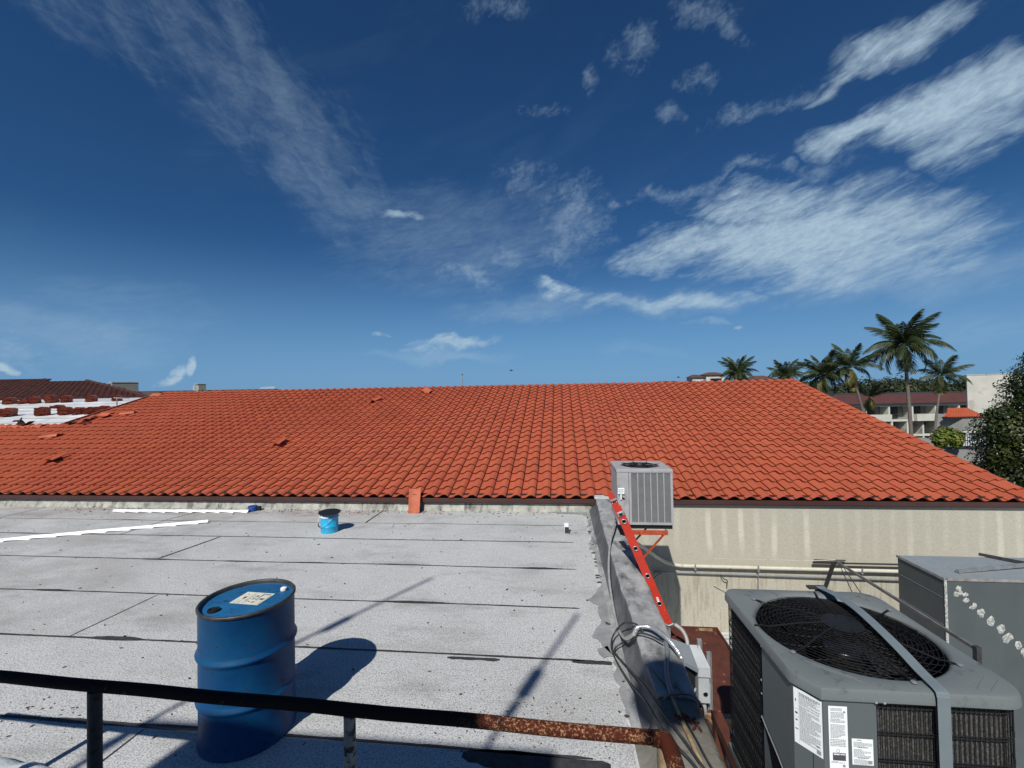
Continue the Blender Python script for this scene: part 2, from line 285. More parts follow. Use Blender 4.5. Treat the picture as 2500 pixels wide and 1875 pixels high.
def _weather(m):  # broad soft stains, sweep marks and rust-coloured dust by the eave, over the granules
    t, nn, b = nodes_of(m); pos = nn('ShaderNodeNewGeometry').outputs['Position']; sp = nn('ShaderNodeSeparateXYZ'); t.links.new(pos, sp.inputs[0])
    old = b.inputs['Base Color'].links[0].from_socket
    def rng(v, a, c, d=0, e=1):
        r = nn('ShaderNodeMapRange', interpolation_type='SMOOTHSTEP'); t.links.new(v, r.inputs['Value'])
        for k, x in zip(('From Min', 'From Max', 'To Min', 'To Max'), (a, c, d, e)): r.inputs[k].default_value = x
        return r.outputs[0]
    def noi(sc, st, det=6, rot=0, rough=.65, off=0):
        mp = nn('ShaderNodeMapping'); mp.inputs['Scale'].default_value = st; mp.inputs['Rotation'].default_value = (0, 0, rot); mp.inputs['Location'].default_value = (off, off, 0); t.links.new(pos, mp.inputs[0])
        n = nn('ShaderNodeTexNoise'); n.inputs['Scale'].default_value = sc; n.inputs['Detail'].default_value = det; n.inputs['Roughness'].default_value = rough; t.links.new(mp.outputs[0], n.inputs['Vector']); return n.outputs['Fac']
    def mul(a, c):
        n = nn('ShaderNodeMath', operation='MULTIPLY')
        for i, s_ in enumerate((a, c)):
            if isinstance(s_, (int, float)): n.inputs[i].default_value = s_
            else: t.links.new(s_, n.inputs[i])
        return n.outputs[0]
    def mix(f, A, c, mode='MIX'):
        x = nn('ShaderNodeMix', data_type='RGBA', blend_type=mode); t.links.new(f, x.inputs['Factor']); t.links.new(A, x.inputs['A']); x.inputs['B'].default_value = (*c, 1); return x.outputs['Result']
    c = old
    c = mix(mul(rng(noi(.55, (1, 1.5, 1), 7), .50, .70), .40), c, (.27, .26, .245))
    c = mix(mul(mul(rng(noi(.8, (1, 1.3, 1), 6, off=4), .42, .62), rng(sp.outputs[0], -1.5, -6)), .45), c, (.25, .235, .215))
    c = mix(mul(rng(noi(2.2, (1, 5, 1), 7, rot=-.6, rough=.75), .56, .72), .45), c, (.20, .20, .20))
    c = mix(mul(rng(noi(7, (1, 2.5, 1), 6, rot=.4, rough=.8), .60, .72), .5), c, (.15, .15, .15))
    dust = mul(rng(sp.outputs[1], -.75, .45), rng(noi(1.2, (1, 2.5, 1), 6), .38, .62))
    c = mix(mul(mul(dust, rng(sp.outputs[0], -.8, -3.0)), .55), c, (.26, .20, .175))
    c = mix(mul(rng(noi(26, (1, 1, 1), 3), .58, .70), .25), c, (.62, .63, .62))
    t.links.new(c, b.inputs['Base Color'])
_weather(M_ROOF)
# stucco wall: cream, rain-washed pale streaks below every tile trough, stains lower down
M_STUCCO = mat('cream_stucco', (.50, .465, .365), rough=.9, bump=.006, bscale=34)
def _stucco(m):
    t, nn, b = nodes_of(m); pos = nn('ShaderNodeNewGeometry').outputs['Position']; sp = nn('ShaderNodeSeparateXYZ'); t.links.new(pos, sp.inputs[0])
    nz = nn('ShaderNodeTexNoise'); nz.inputs['Scale'].default_value = 2.5; nz.inputs['Detail'].default_value = 5; t.links.new(pos, nz.inputs['Vector'])
    def M_(op, a, c=None):
        n = nn('ShaderNodeMath', operation=op)
        for i, s in enumerate((a, c)):
            if s is None: continue
            if isinstance(s, (int, float)): n.inputs[i].default_value = s
            else: t.links.new(s, n.inputs[i])
        return n.outputs[0]
    def rng(v, a, c, d=0, e=1):
        r = nn('ShaderNodeMapRange', interpolation_type='SMOOTHSTEP'); t.links.new(v, r.inputs['Value'])
        for k, x in zip(('From Min', 'From Max', 'To Min', 'To Max'), (a, c, d, e)): r.inputs[k].default_value = x
        return r.outputs[0]
    ph = M_('ADD', M_('MULTIPLY', M_('ADD', sp.outputs[0], .154), 2 * PI / PITCH), M_('MULTIPLY', M_('SUBTRACT', nz.outputs['Fac'], .5), 1.6))
    w = rng(M_('COSINE', ph), .1, 1.0)
    band = M_('MULTIPLY', rng(sp.outputs[2], -.95, -.55), rng(sp.outputs[2], .2, -.05))
    n4 = nn('ShaderNodeTexNoise'); n4.inputs['Scale'].default_value = 1.7; t.links.new(pos, n4.inputs['Vector'])
    idx = nn('ShaderNodeTexWhiteNoise', noise_dimensions='1D'); t.links.new(M_('FLOOR', M_('ADD', M_('DIVIDE', M_('ADD', sp.outputs[0], .154), PITCH), .5)), idx.inputs['W'])
    amp = rng(idx.outputs['Value'], 0, 1, .15, 1.15)
    end = M_('ADD', M_('MULTIPLY', idx.outputs['Value'], .35), M_('MULTIPLY', M_('SUBTRACT', nz.outputs['Fac'], .5), .8))
    tail = rng(M_('ADD', sp.outputs[2], end), -.85, -.35)
    f = M_('MULTIPLY', M_('MULTIPLY', M_('MULTIPLY', w, band), M_('MULTIPLY', amp, tail)), rng(n4.outputs['Fac'], .3, .6, .35, 1))
    x1 = nn('ShaderNodeMix', data_type='RGBA'); t.links.new(M_('MULTIPLY', f, .75), x1.inputs['Factor']); x1.inputs['A'].default_value = (.40, .378, .305, 1); x1.inputs['B'].default_value = (.55, .525, .43, 1)
    # darker, finer-stained band below the pipes
    mp = nn('ShaderNodeMapping'); mp.inputs['Scale'].default_value = (9, 1, .9); t.links.new(pos, mp.inputs[0])
    n5 = nn('ShaderNodeTexNoise'); n5.inputs['Scale'].default_value = 3; n5.inputs['Detail'].default_value = 7; t.links.new(mp.outputs[0], n5.inputs['Vector'])
    g = M_('MULTIPLY', rng(n5.outputs['Fac'], .45, .72), rng(sp.outputs[2], -.9, -1.15))
    x2 = nn('ShaderNodeMix', data_type='RGBA'); t.links.new(M_('MULTIPLY', g, .6), x2.inputs['Factor']); t.links.new(x1.outputs['Result'], x2.inputs['A']); x2.inputs['B'].default_value = (.24, .205, .14, 1)
    n6 = nn('ShaderNodeTexNoise'); n6.inputs['Scale'].default_value = 55; n6.inputs['Detail'].default_value = 4; t.links.new(pos, n6.inputs['Vector'])
    x3 = nn('ShaderNodeMix', data_type='RGBA', blend_type='MULTIPLY'); x3.inputs['Factor'].default_value = 1; t.links.new(x2.outputs['Result'], x3.inputs['A']); t.links.new(rng(n6.outputs['Fac'], .3, .7, .91, 1.06), x3.inputs['B'])
    t.links.new(x3.outputs['Result'], b.inputs['Base Color'])
_stucco(M_STUCCO)
M_DRUM = mat('drum_blue_paint', (.003, .048, .14), rough=.5, col2=(.004, .060, .15), nscale=4, nlo=.45, nhi=.65, spec=.2, dirt=((.010, .022, .035), 11, .60, .70, (1, 1, 2.2)), speck=((.05, .022, .012), 24, .68, .72), bump=.006, bscale=4.5)
M_DRUMTOP = mat('drum_lid_paint', (.006, .085, .215), rough=.55, col2=(.010, .11, .25), nscale=9, dirt=((.012, .018, .025), 17, .60, .66, (1, 2.2, 1)))
M_BLACKRIM = mat('black_rim', (.018, .02, .022), rough=.5, col2=(.05, .05, .045), nscale=20)
M_PAPER = mat('label_paper', (.66, .66, .56), rough=.7, col2=(.5, .5, .42), nscale=14)
M_WHITE = mat('white_paint', (.78, .79, .79), rough=.5, col2=(.68, .69, .69), nscale=9)
M_STICKER = mat('sticker_white', (.80, .83, .83), rough=.45)
M_PRINT = mat('sticker_print', (.06, .065, .07), rough=.6)
M_PRINTG = mat('sticker_print_grey', (.27, .29, .30), rough=.6)
M_PRINTB = mat('drum_print', (.04, .04, .035), rough=.6)
M_BUCKET = mat('bucket_cyan', (.012, .33, .60), rough=.4, col2=(.03, .42, .66), nscale=12, src='obj', dirt=((.6, .75, .8), 30, .66, .72, (1, 1, 2.5)))
M_BUCKETDK = mat('bucket_blue_band', (.015, .13, .28), rough=.4)
M_BLACK = mat('black_plastic', (.010, .011, .013), rough=.6, spec=.3)
M_BLACKW = mat('black_wire', (.008, .009, .010), rough=.6, spec=.25)
M_DARK = mat('dark_inside', (.006, .006, .007), rough=.9, spec=.1)
M_RAIL = mat('rail_shade_and_rust', (.007, .007, .008), rough=.9, spec=.12, col2=(.016, .012, .010), nscale=8, dirt=((.10, .055, .035), 26, .64, .70), bump=.002, bscale=40)
def _rail(m): # left painted black for its shade, rust toward the lit end, pale primer spots
    t, nn, b = nodes_of(m); pos = nn('ShaderNodeNewGeometry').outputs['Position']; sp = nn('ShaderNodeSeparateXYZ'); t.links.new(pos, sp.inputs[0])
    old = b.inputs['Base Color'].links[0].from_socket
    def rng(v, a, c, d=0, e=1):
        r = nn('ShaderNodeMapRange'); t.links.new(v, r.inputs['Value'])
        for k, x in zip(('From Min', 'From Max', 'To Min', 'To Max'), (a, c, d, e)): r.inputs[k].default_value = x
        return r.outputs[0]
    n = nn('ShaderNodeTexNoise'); n.inputs['Scale'].default_value = 9; n.inputs['Detail'].default_value = 6; t.links.new(pos, n.inputs['Vector'])
    ad = nn('ShaderNodeMath', operation='ADD'); t.links.new(n.outputs['Fac'], ad.inputs[0]); t.links.new(rng(sp.outputs[0], .25, .75, -.45, .45), ad.inputs[1])
    x1 = nn('ShaderNodeMix', data_type='RGBA'); t.links.new(rng(ad.outputs[0], .5, .62), x1.inputs['Factor']); t.links.new(old, x1.inputs['A']); x1.inputs['B'].default_value = (.06, .015, .008, 1)
    n2 = nn('ShaderNodeTexNoise'); n2.inputs['Scale'].default_value = 95; n2.inputs['Detail'].default_value = 7; n2.inputs['Roughness'].default_value = .8; t.links.new(pos, n2.inputs['Vector'])
    mu = nn('ShaderNodeMath', operation='MULTIPLY'); t.links.new(rng(n2.outputs['Fac'], .53, .58), mu.inputs[0]); t.links.new(rng(sp.outputs[0], .42, .60), mu.inputs[1])
    n3 = nn('ShaderNodeTexNoise'); n3.inputs['Scale'].default_value = 7; t.links.new(pos, n3.inputs['Vector'])
    mu2 = nn('ShaderNodeMath', operation='MULTIPLY'); t.links.new(mu.outputs[0], mu2.inputs[0]); t.links.new(rng(n3.outputs['Fac'], .38, .5), mu2.inputs[1])
    x2 = nn('ShaderNodeMix', data_type='RGBA'); t.links.new(mu2.outputs[0], x2.inputs['Factor']); t.links.new(x1.outputs['Result'], x2.inputs['A']); x2.inputs['B'].default_value = (.34, .19, .10, 1)
    t.links.new(x2.outputs['Result'], b.inputs['Base Color'])
_rail(M_RAIL)
M_POST = mat('post_flaking_paint', (.24, .245, .235), rough=.7, col2=(.12, .12, .11), nscale=12, dirt=((.015, .014, .013), 26, .52, .58), bump=.003, bscale=60)
M_POSTD = mat('post_black_paint', (.03, .032, .032), rough=.7, col2=(.02, .02, .02), nscale=14, dirt=((.010, .010, .010), 30, .55, .6), bump=.003, bscale=60)
M_RUST = mat('rust', (.105, .026, .012), rough=.85, col2=(.055, .016, .010), nscale=9, bump=.004, bscale=50, dirt=((.42, .20, .10), 11, .66, .74), speck=((.02, .01, .008), 30, .62, .7))
M_RUSTPALE = mat('flaking_cream_rust', (.42, .36, .20), rough=.8, col2=(.16, .06, .03), nscale=9, bump=.003, bscale=50)
M_ORANGE = mat('orange_bracket_paint', (.46, .075, .022), rough=.6, col2=(.22, .04, .02), nscale=7, dirt=((.10, .03, .02), 15, .6, .68))
M_LADDER = mat('ladder_fibreglass', (.52, .032, .012), rough=.6, col2=(.42, .028, .014), nscale=9, dirt=((.20, .05, .035), 30, .62, .7), speck=((.6, .25, .2), 60, .68, .72))
M_ALU = mat('aluminium', (.55, .56, .57), rough=.4, metal=.7, col2=(.4, .4, .4), nscale=20)
M_ACGREY = mat('condenser_grey_paint', (.125, .145, .148), rough=.6, col2=(.145, .16, .16), nscale=3.5, spec=.3, dirt=((.07, .08, .08), 16, .58, .74), speck=((.17, .18, .175), 70, .66, .72), bump=.0004, bscale=200)
M_ACGREYD = mat('condenser_panel_grey', (.10, .117, .116), rough=.5, col2=(.09, .105, .105), nscale=3, spec=.35, bump=.0004, bscale=200)
M_STRAP = mat('steel_strap', (.17, .205, .22), rough=.5, metal=.1, col2=(.14, .175, .19), nscale=8)
M_FINS = mat('coil_fins', (.050, .050, .049), rough=.7, col2=(.03, .03, .029), nscale=40, speck=((.105, .10, .095), 120, .5, .6))
M_SCREW = mat('screw_steel', (.6, .6, .6), rough=.3, metal=.8)
M_ACSIL = mat('faded_beige_metal', (.36, .355, .36), rough=.6, col2=(.29, .285, .285), nscale=5, spec=.3, dirt=((.22, .19, .17), 9, .55, .75, (1, 1, .5)))
M_ACLOUV = mat('louvre_metal', (.33, .34, .345), rough=.5, col2=(.27, .28, .28), nscale=7)
M_DUCT = mat('duct_grey_paint', (.068, .081, .081), rough=.6, col2=(.058, .069, .069), nscale=4, dirt=((.075, .088, .092), 3, .5, .8, (4, 4, .5)))
M_DUCTTOP = mat('duct_top_metal', (.22, .25, .26), rough=.6, col2=(.19, .22, .235), nscale=9, speck=((.28, .31, .32), 90, .55, .7))
M_CAULK = mat('white_sealant', (.50, .50, .46), rough=.9, col2=(.20, .21, .20), nscale=42, nlo=.4, nhi=.6, bump=.004, bscale=60)
M_GALV = mat('galvanised_strut', (.30, .32, .33), rough=.5, metal=.3, col2=(.2, .21, .22), nscale=14)
M_BOX = mat('switch_box_grey', (.42, .44, .45), rough=.5, col2=(.30, .33, .35), nscale=6)
M_BOXD = mat('shaded_switch_grey', (.17, .195, .215), rough=.5, col2=(.14, .165, .18), nscale=6)  # box grey darkened and blued, the shade by the parapet painted in
M_HOSE = mat('grey_conduit', (.36, .36, .35), rough=.5, col2=(.24, .24, .23), nscale=14)
M_PVC = mat('pvc_cream', (.58, .56, .47), rough=.5, col2=(.45, .43, .34), nscale=5, dirt=((.07, .055, .04), 4.5, .62, .68))
M_CABLE = mat('black_cable', (.020, .020, .021), rough=.5, col2=(.05, .05, .05), nscale=20)
M_BLUE = mat('blue_tape', (.012, .045, .22), rough=.5, col2=(.02, .07, .3), nscale=30)
M_CREAMB = mat('cream_render', (.40, .40, .345), rough=.9, col2=(.34, .34, .29), nscale=.8)
M_WHITEB = mat('white_render', (.56, .56, .50), rough=.9, col2=(.46, .46, .41), nscale=.6, dirt=((.33, .32, .28), .9, .55, .75))
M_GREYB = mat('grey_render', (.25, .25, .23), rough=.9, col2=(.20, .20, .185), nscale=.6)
M_REDROOF = mat('maroon_roof', (.085, .026, .022), rough=.8, col2=(.06, .02, .018), nscale=.7, stretch=(1, 1, 4))
M_DOOR = mat('dark_glass', (.012, .013, .014), rough=.25)
M_TRUNK = mat('palm_bark', (.16, .14, .115), rough=.9, col2=(.09, .08, .065), nscale=3, bump=.02, bscale=12, src='obj', stretch=(1, 1, 6))
def leafmat(name, c1, c2, rough=.55, trans=.25):
    m = mat(name, c1, rough=rough, col2=c2, nscale=1.4, nlo=.4, nhi=.6, spec=.35); t, nn, b = nodes_of(m)
    tr = nn('ShaderNodeBsdfTranslucent'); t.links.new(b.inputs['Base Color'].links[0].from_socket, tr.inputs['Color'])
    ms = nn('ShaderNodeMixShader'); ms.inputs[0].default_value = trans; t.links.new(b.outputs[0], ms.inputs[1]); t.links.new(tr.outputs[0], ms.inputs[2])
    t.links.new(ms.outputs[0], t.nodes['Material Output'].inputs[0]); return m
M_FROND = leafmat('palm_green', (.030, .045, .018), (.06, .08, .026))
M_FRONDY = leafmat('palm_yellowing', (.17, .14, .035), (.09, .10, .03))
M_LEAF = leafmat('tree_leaf', (.018, .030, .007), (.048, .064, .011), rough=.4, trans=.15)
M_SHRUB = leafmat('golden_leaf', (.17, .19, .02), (.07, .11, .02))
M_LEAFD = leafmat('wood_leaf', (.030, .042, .018), (.055, .07, .026))
M_GROUND = mat('ground_mix', (.10, .10, .085), rough=.95, col2=(.055, .065, .035), nscale=.05)
M_SCREEN = mat('dark_hedge', (.012, .017, .010), rough=.9, col2=(.02, .026, .015), nscale=3)
# ================================================================== SETTING
g = MB(); g.add([(-3000, -3000, -9), (3000, -3000, -9), (3000, 3000, -9), (-3000, 3000, -9)], [(0, 1, 2, 3)])
g.build('ground', M_GROUND, kind='structure')
# flat roof: slab, and on it the rolled sheets of membrane, each one a part
fr = empty('flat_roof', (0, 0, 0), kind='structure')
MB().bb((-26, -16, -3.0), (1.40, .49, -.006)).build('roof_slab', M_CREAMB, fr)
seams = [.52, -.37, -1.19, -2.17, -3.17, -4.065, -5.04, -6.0, -7.0, -8.0]
def wig(u, k): return .012 * noise.noise(Vector((u * .35, k * 7.7, 0))) * 2 + .006 * noise.noise(Vector((u * 2.1, k * 3.1, 5)))
laps = {0: [(-2.58, -2.58), (-6.17, -6.42), (-9.94, -9.95), (-14.2, -14.3)], 1: [(-6.41, -6.45), (-12.0, -12.1)], 2: [(-4.62, -4.78), (-11.3, -11.4)], 3: [(-9.0, -9.1)], 4: [(-3.76, -3.82), (-8.7, -8.8)], 5: [(-4.60, -4.75)], 6: [(-2.0, -2.05)], 7: [], 8: []}
laps[7] = [(-5, -5)]
for i in range(9):
    edges = [(1.26, 1.255)] + laps[i] + [(-26, -26)]
    for (a0, a1), (b0, b1) in zip(edges[:-1], edges[1:]):
        n = max(4, int((a0 - b0) / .35)); rows = []
        top = []; bot = []
        for k in range(n + 1):
            t = k / n; ut = b0 + (a0 - b0) * t; ub = b1 + (a1 - b1) * t
            top.append((ut - (.002 if t == 1 else -.002 if t == 0 else 0), seams[i] + wig(ut, i) - .001))
            bot.append((ub - (.002 if t == 1 else -.002 if t == 0 else 0), seams[i+1] + wig(ub, i + 1) + .001))
        m = MB(); zt = .004
        b = len(m.v)
        m.v += [(p[0], p[1], zt) for p in bot] + [(p[0], p[1], zt + .0005) for p in top] + [(p[0], p[1], -.004) for p in bot] + [(p[0], p[1], -.004) for p in top]
        c = n + 1
        for k in range(n):
            m.f += [(k, k+1, c+k+1, c+k), (2*c+k, 2*c+k+1, k+1, k), (c+k, c+k+1, 3*c+k+1, 3*c+k)]
        m.f += [(0, c, 3*c, 2*c), (c-1, 3*c-1, 4*c-1, 2*c-1)]
        m.build('membrane_sheet', M_ROOF, fr)
# bitumen bleeding out of the laps: ribbons of uneven width
def ribbon(pts, w0, seed, name='seam_bitumen', z=.0075, blob=.55):
    m = MB(); L = []; Rr = []
    P = [Vector((p[0], p[1], 0)) for p in pts]
    tot = sum((P[i+1] - P[i]).length for i in range(len(P) - 1)); n = max(6, int(tot / .05)); s = 0; i = 0; acc = 0
    for k in range(n + 1):
        d = tot * k / n
        while i < len(P) - 2 and d > acc + (P[i+1] - P[i]).length: acc += (P[i+1] - P[i]).length; i += 1
        dr = (P[i+1] - P[i]).normalized(); p = P[i] + dr * (d - acc); nm = Vector((-dr.y, dr.x, 0))
        q = noise.noise(Vector((d * 1.3, seed * 9.1, 1))); q2 = noise.noise(Vector((d * 9, seed * 3.1, 4)))
        w = w0 * (1 + .35 * q2 + max(0, q - .22) * blob * 8) * (.4 if (k == 0 or k == n) else 1); w = max(w, w0 * .45)
        a = p + nm * w * .35; c = p - nm * w * .65 * (1 + .3 * noise.noise(Vector((d * 14, seed, 8))))
        L.append((a.x, a.y, z)); Rr.append((c.x, c.y, z))
    m.grid([L, Rr]); m.add([(p[0], p[1], z - .0035) for p in Rr] , []); b = len(m.v) - len(Rr); c0 = len(L)
    for k in range(len(Rr) - 1): m.f.append((c0 + k, b + k, b + k + 1, c0 + k + 1))
    for o in range(len(m.f)):
        f = m.f[o]
    return m.build(name, M_TAR, fr)
for i in range(1, 8):
    ribbon([(u * .5, seams[i] + wig(u * .5, i)) for u in range(2, -53, -1)], (.013, .013, .024, .022, .021, .025, .024, .024)[i], i)
for i in laps:
    for j, (a, b) in enumerate(laps[i]): ribbon([(a, seams[i] - .02), ((a + b) / 2 + .004, (seams[i] + seams[i+1]) / 2), (b, seams[i+1] + .02)], {(2, 0): .035, (0, 0): .028}.get((i, j), .013), i * 5 + j + 20, blob=.3)
ribbon([(1.25, -4.09), (.9, -4.085)], .05, 77, blob=.1); ribbon([(.2, -5.075), (.6, -5.08), (1.1, -5.09)], .085, 78, blob=.35)
ribbon([(-.15, -4.10), (.1, -4.10), (.3, -4.10)], .035, 79, blob=.9)
# lower roof on the far side of the parapet
lr = MB().bb((1.72, -16, -3.0), (30, .5, -2.1)); lr.build('lower_roof', M_ROOF_W, kind='structure')

# ------------------------------------------------------------------ red-tiled building
B = empty('tiled_building', (0, .5, -2.1), 'long stucco building with a large bright terracotta roof behind the flat roof', 'building')
def cb(m, name, mt, **k):
    o = m.build(name, mt, **k); o.parent = B; o.matrix_parent_inverse = Matrix.Translation((0, -.5, 2.1)); return o
def RP(a, s, n=0): # point on the roof plane: along the eave, up the slope, off the slope
    return Vector((a, EV + s * math.cos(ALPHA) - n * math.sin(ALPHA), EZ + s * math.sin(ALPHA) + n * math.cos(ALPHA)))
LS, RS = 24.5 * EXPO, 12.4 * EXPO     # slope lengths: main ridge, lower ridge on the left
GL, GR = -15.05, 8.62                 # gable edges of the high part
cb(MB().bb((-30, .5, -9), (8.50, .74, .20)), 'wall', M_STUCCO)
cb(MB().bb((8.26, .745, -9), (8.50, 15.6, .20)), 'wall', M_STUCCO)
# roof deck under the tiles
d = MB(); th = .03
for (a0, a1, s1) in ((-30, GL, RS), (GL, GR, LS)):
    q = [RP(a0, .10, -.004), RP(a1, .10, -.004), RP(a1, s1, -.004), RP(a0, s1, -.004)]; b2 = [RP(a0, .10, -.05), RP(a1, .10, -.05), RP(a1, s1, -.05), RP(a0, s1, -.05)]
    d.add(q + b2, [(0, 1, 2, 3), (7, 6, 5, 4), (0, 4, 5, 1), (1, 5, 6, 2), (2, 6, 7, 3), (3, 7, 4, 0)])
rz = RP(0, LS).z; rv = RP(0, LS).y
d.add([(GL, rv, rz - .02), (GR, rv, rz - .02), (GR, rv + 7.8, .2), (GL, rv + 7.8, .2)], [(0, 1, 2, 3)])
cb(d, 'roof_deck', M_DECK)
gm = MB()  # gable triangle walls
for u in (GL + .05, GR - .35):
    zt = RP(0, LS, -.08).z; gm.add([(u, .9, RP(0, .5, -.08).z), (u, rv + 7.2, .25), (u, rv, zt), (u + .12, .9, RP(0, .5, -.08).z), (u + .12, rv + 7.2, .25), (u + .12, rv, zt)], [(0, 1, 2), (5, 4, 3), (0, 2, 5, 3), (2, 1, 4, 5)])
cb(gm, 'gable_wall', M_STUCCO)
def tile_mesh(m, pitch, L, xf, jit=0, thick=.028, samples=None, lift=.038, hump=.060):
    """one S tile: pan then barrel, undercut nose and right-hand lip; xf maps (x, y, z) in tile space to a point"""
    prof = samples or [(.026, .004), (.05, .000), (.16, 0), (.28, .002), (.38, .012), (.46, .028), (.56, .043), (.67, .052), (.78, .050), (.86, .040), (.93, .027), (.978, .015)]
    k = hump / .052; n = len(prof); tp = [[], []]
    for r, y in enumerate((0, L)):
        zz = lift if r == 0 else .002
        for (x, z) in prof: tp[r].append((x * pitch, y, z * k + zz))
    b = len(m.v)
    for r in (0, 1): m.v += [tuple(xf(*p)) for p in tp[r]]
    m.v += [tuple(xf(p[0], p[1] + .034, p[2] - thick)) for p in tp[0]]
    for i in range(n - 1):
        m.f.append((b + i, b + i + 1, b + n + i + 1, b + n + i))
        m.f.append((b + 2*n + i, b + 2*n + i + 1, b + i + 1, b + i))
    m.v += [tuple(xf(tp[0][-1][0] - .006, .034, tp[0][-1][2] - thick)), tuple(xf(tp[1][-1][0] - .006, L, tp[1][-1][2] - thick))]
    e = len(m.v); m.f.append((b + n - 1, e - 2, e - 1, b + 2*n - 1))
def split_smooth(o): o.data.shade_smooth(); o.data.set_sharp_from_angle(angle=R(42))
U0 = -.154 - .16 * PITCH - 120 * PITCH      # column phase: pan centres fall where the photograph has them
TL = EXPO + .075
skip = set()
cells = []
camp = Vector((.848, -7.81, 2.24))
loose_px = [(-6.44, 2.66), (-10.3, 1.68)]
for row in range(25):
    s = row * EXPO
    for colm in range(0, 400):
        a = U0 + colm * PITCH
        if a < -26 or a + PITCH * .9 > GR + .02: continue
        if row * EXPO > RS - .1 and a < GL - .05: continue
        if s > LS - .2: continue
        p = RP(a + PITCH / 2, s + EXPO / 2); dd_ = (p - camp).length
        q = (p - camp); depth = q.dot(fw); px = q.dot(rt) / depth * 1082 + 1250
        cells.append((dd_ if -20 < px < 2520 else dd_ + 100, row, a, s))
cells.sort()
proto = MB(); tile_mesh(proto, PITCH, TL, lambda x, y, z: Vector((x, y, z))); tme = proto.mesh('tile', M_TILE); tme.shade_smooth(); tme.set_sharp_from_angle(angle=R(42))
SB_ = [(.378, .014), (.46, .028), (.56, .043), (.67, .052), (.78, .050), (.86, .040), (.95, .023), (1.03, .007), (1.12, .001), (1.22, 0), (1.29, .003), (1.338, .006)]
proto = MB(); tile_mesh(proto, PITCH, TL, lambda x, y, z: Vector((x, y, z)), samples=SB_); tmb = proto.mesh('tile_right_hand', M_TILE); tmb.shade_smooth(); tmb.set_sharp_from_angle(angle=R(42))
SA_ = [(.026, .004), (.05, .000), (.16, 0), (.28, .002), (.38, .012), (.46, .028), (.56, .043), (.67, .052), (.78, .050), (.86, .040), (.95, .023), (1.03, .007), (1.12, .001), (1.22, 0), (1.29, .003), (1.338, .006)]
proto = MB(); tile_mesh(proto, PITCH, TL, lambda x, y, z: Vector((x, y, z)), samples=SA_); tmw = proto.mesh('tile_wide', M_TILE); tmw.shade_smooth(); tmw.set_sharp_from_angle(angle=R(42))
rotx = Matrix.Rotation(ALPHA, 4, 'X')
field = MB(); rr = random.Random(3)
def jitter(row, a):
    return rr.gauss(0, .0022), rr.gauss(0, .0035), rr.gauss(0, .0035), rr.gauss(0, .0016)
for idx, (dist, row, a, s) in enumerate(cells):
    ja, js, jr, jz = jitter(row, a)
    if idx < 300:
        o = bpy.data.objects.new('tile', tmb if a > 1.6 else tmw if a > 1.6 - PITCH else tme); COL.objects.link(o)
        p = RP(a + ja, s + js, max(0, jz)); o.parent = B; o.matrix_parent_inverse = Matrix.Translation((0, -.5, 2.1))
        o.location = p; o.rotation_euler = (ALPHA, 0, jr)
    else:
        a0_ = a; c_, s_ = math.cos(jr), math.sin(jr); top = s + EXPO * 1.2 > LS
        def xf(x, y, z, a=a + ja, s=s + js, c_=c_, s_=s_, jz=max(0, jz)):
            return RP(a + x * c_ - y * s_, s + x * s_ + y * c_, z + jz)
        tile_mesh(field, PITCH, TL if not top else EXPO, xf, samples=SB_ if a0_ > 1.6 else SA_ if a0_ > 1.6 - PITCH else None)
fo = cb(field, 'tile_field', M_TILE); fo['kind'] = 'stuff'; split_smooth(fo)
# eave: near-black strip standing in for shade behind the humps, two-step brown fascia, soffit
cb(MB().bb((-30, EV + .085, .195), (GR - .03, EV + .11, .33)), 'eave_dark_strip', M_DECK)
cb(MB().bb((-30, EV + .012, .175), (GR + .02, EV + .036, .252)), 'fascia', M_FASCIA, bevel=.003)
cb(MB().bb((-30, EV + .020, .160), (GR + .015, EV + .079, .1745)), 'drip_edge', M_FASCIA)
# right-hand rake: overhanging edge pieces, pink metal strip and dark gap; ridge boards
rk = MB()
for (n0, n1, a0, a1) in ((-.03, .012, GR + .01, GR + .05), (.05, .075, GR + .052, GR + .11)):
    q = [RP(a0, -.02, n0), RP(a1, -.02, n0), RP(a1, LS, n0), RP(a0, LS, n0), RP(a0, -.02, n1), RP(a1, -.02, n1), RP(a1, LS, n1), RP(a0, LS, n1)]
    rk.add(q, [(0,3,2,1),(4,5,6,7),(0,1,5,4),(1,2,6,5),(2,3,7,6),(3,0,4,7)])
cb(rk, 'rake_trim', mat('rake_trim', (.36, .10, .07), rough=.6, col2=(.2, .05, .04), nscale=2))
for k in range(24):     # barrel tiles capping the rake, each lapping the one below
    m = MB(); L = EXPO + .04; rows = []
    for (s_, w, h) in ((0, .085, .075), (L, .075, .060)):
        rows.append([RP(GR + .06 + w * math.cos(PI * j / 8), k * EXPO + s_, .012 + h * math.sin(PI * j / 8) + (.018 if s_ == 0 else 0)) for j in range(9)])
    m.grid(rows); b = len(m.v); m.v += [tuple(Vector(p) + Vector((0, .003, -.014))) for p in rows[0]]
    for j in range(8): m.f.append((j, j + 1, b + j + 1, b + j))
    o = cb(m, 'rake_cap_tile', M_TILE); o.data.shade_smooth(); o.data.set_sharp_from_angle(angle=R(50))
lt = MB()
q = [RP(GL - .06, RS, -.03), RP(GL - .01, RS, -.03), RP(GL - .01, LS, -.03), RP(GL - .06, LS, -.03), RP(GL - .06, RS, .03), RP(GL - .01, RS, .03), RP(GL - .01, LS, .03), RP(GL - .06, LS, .03)]
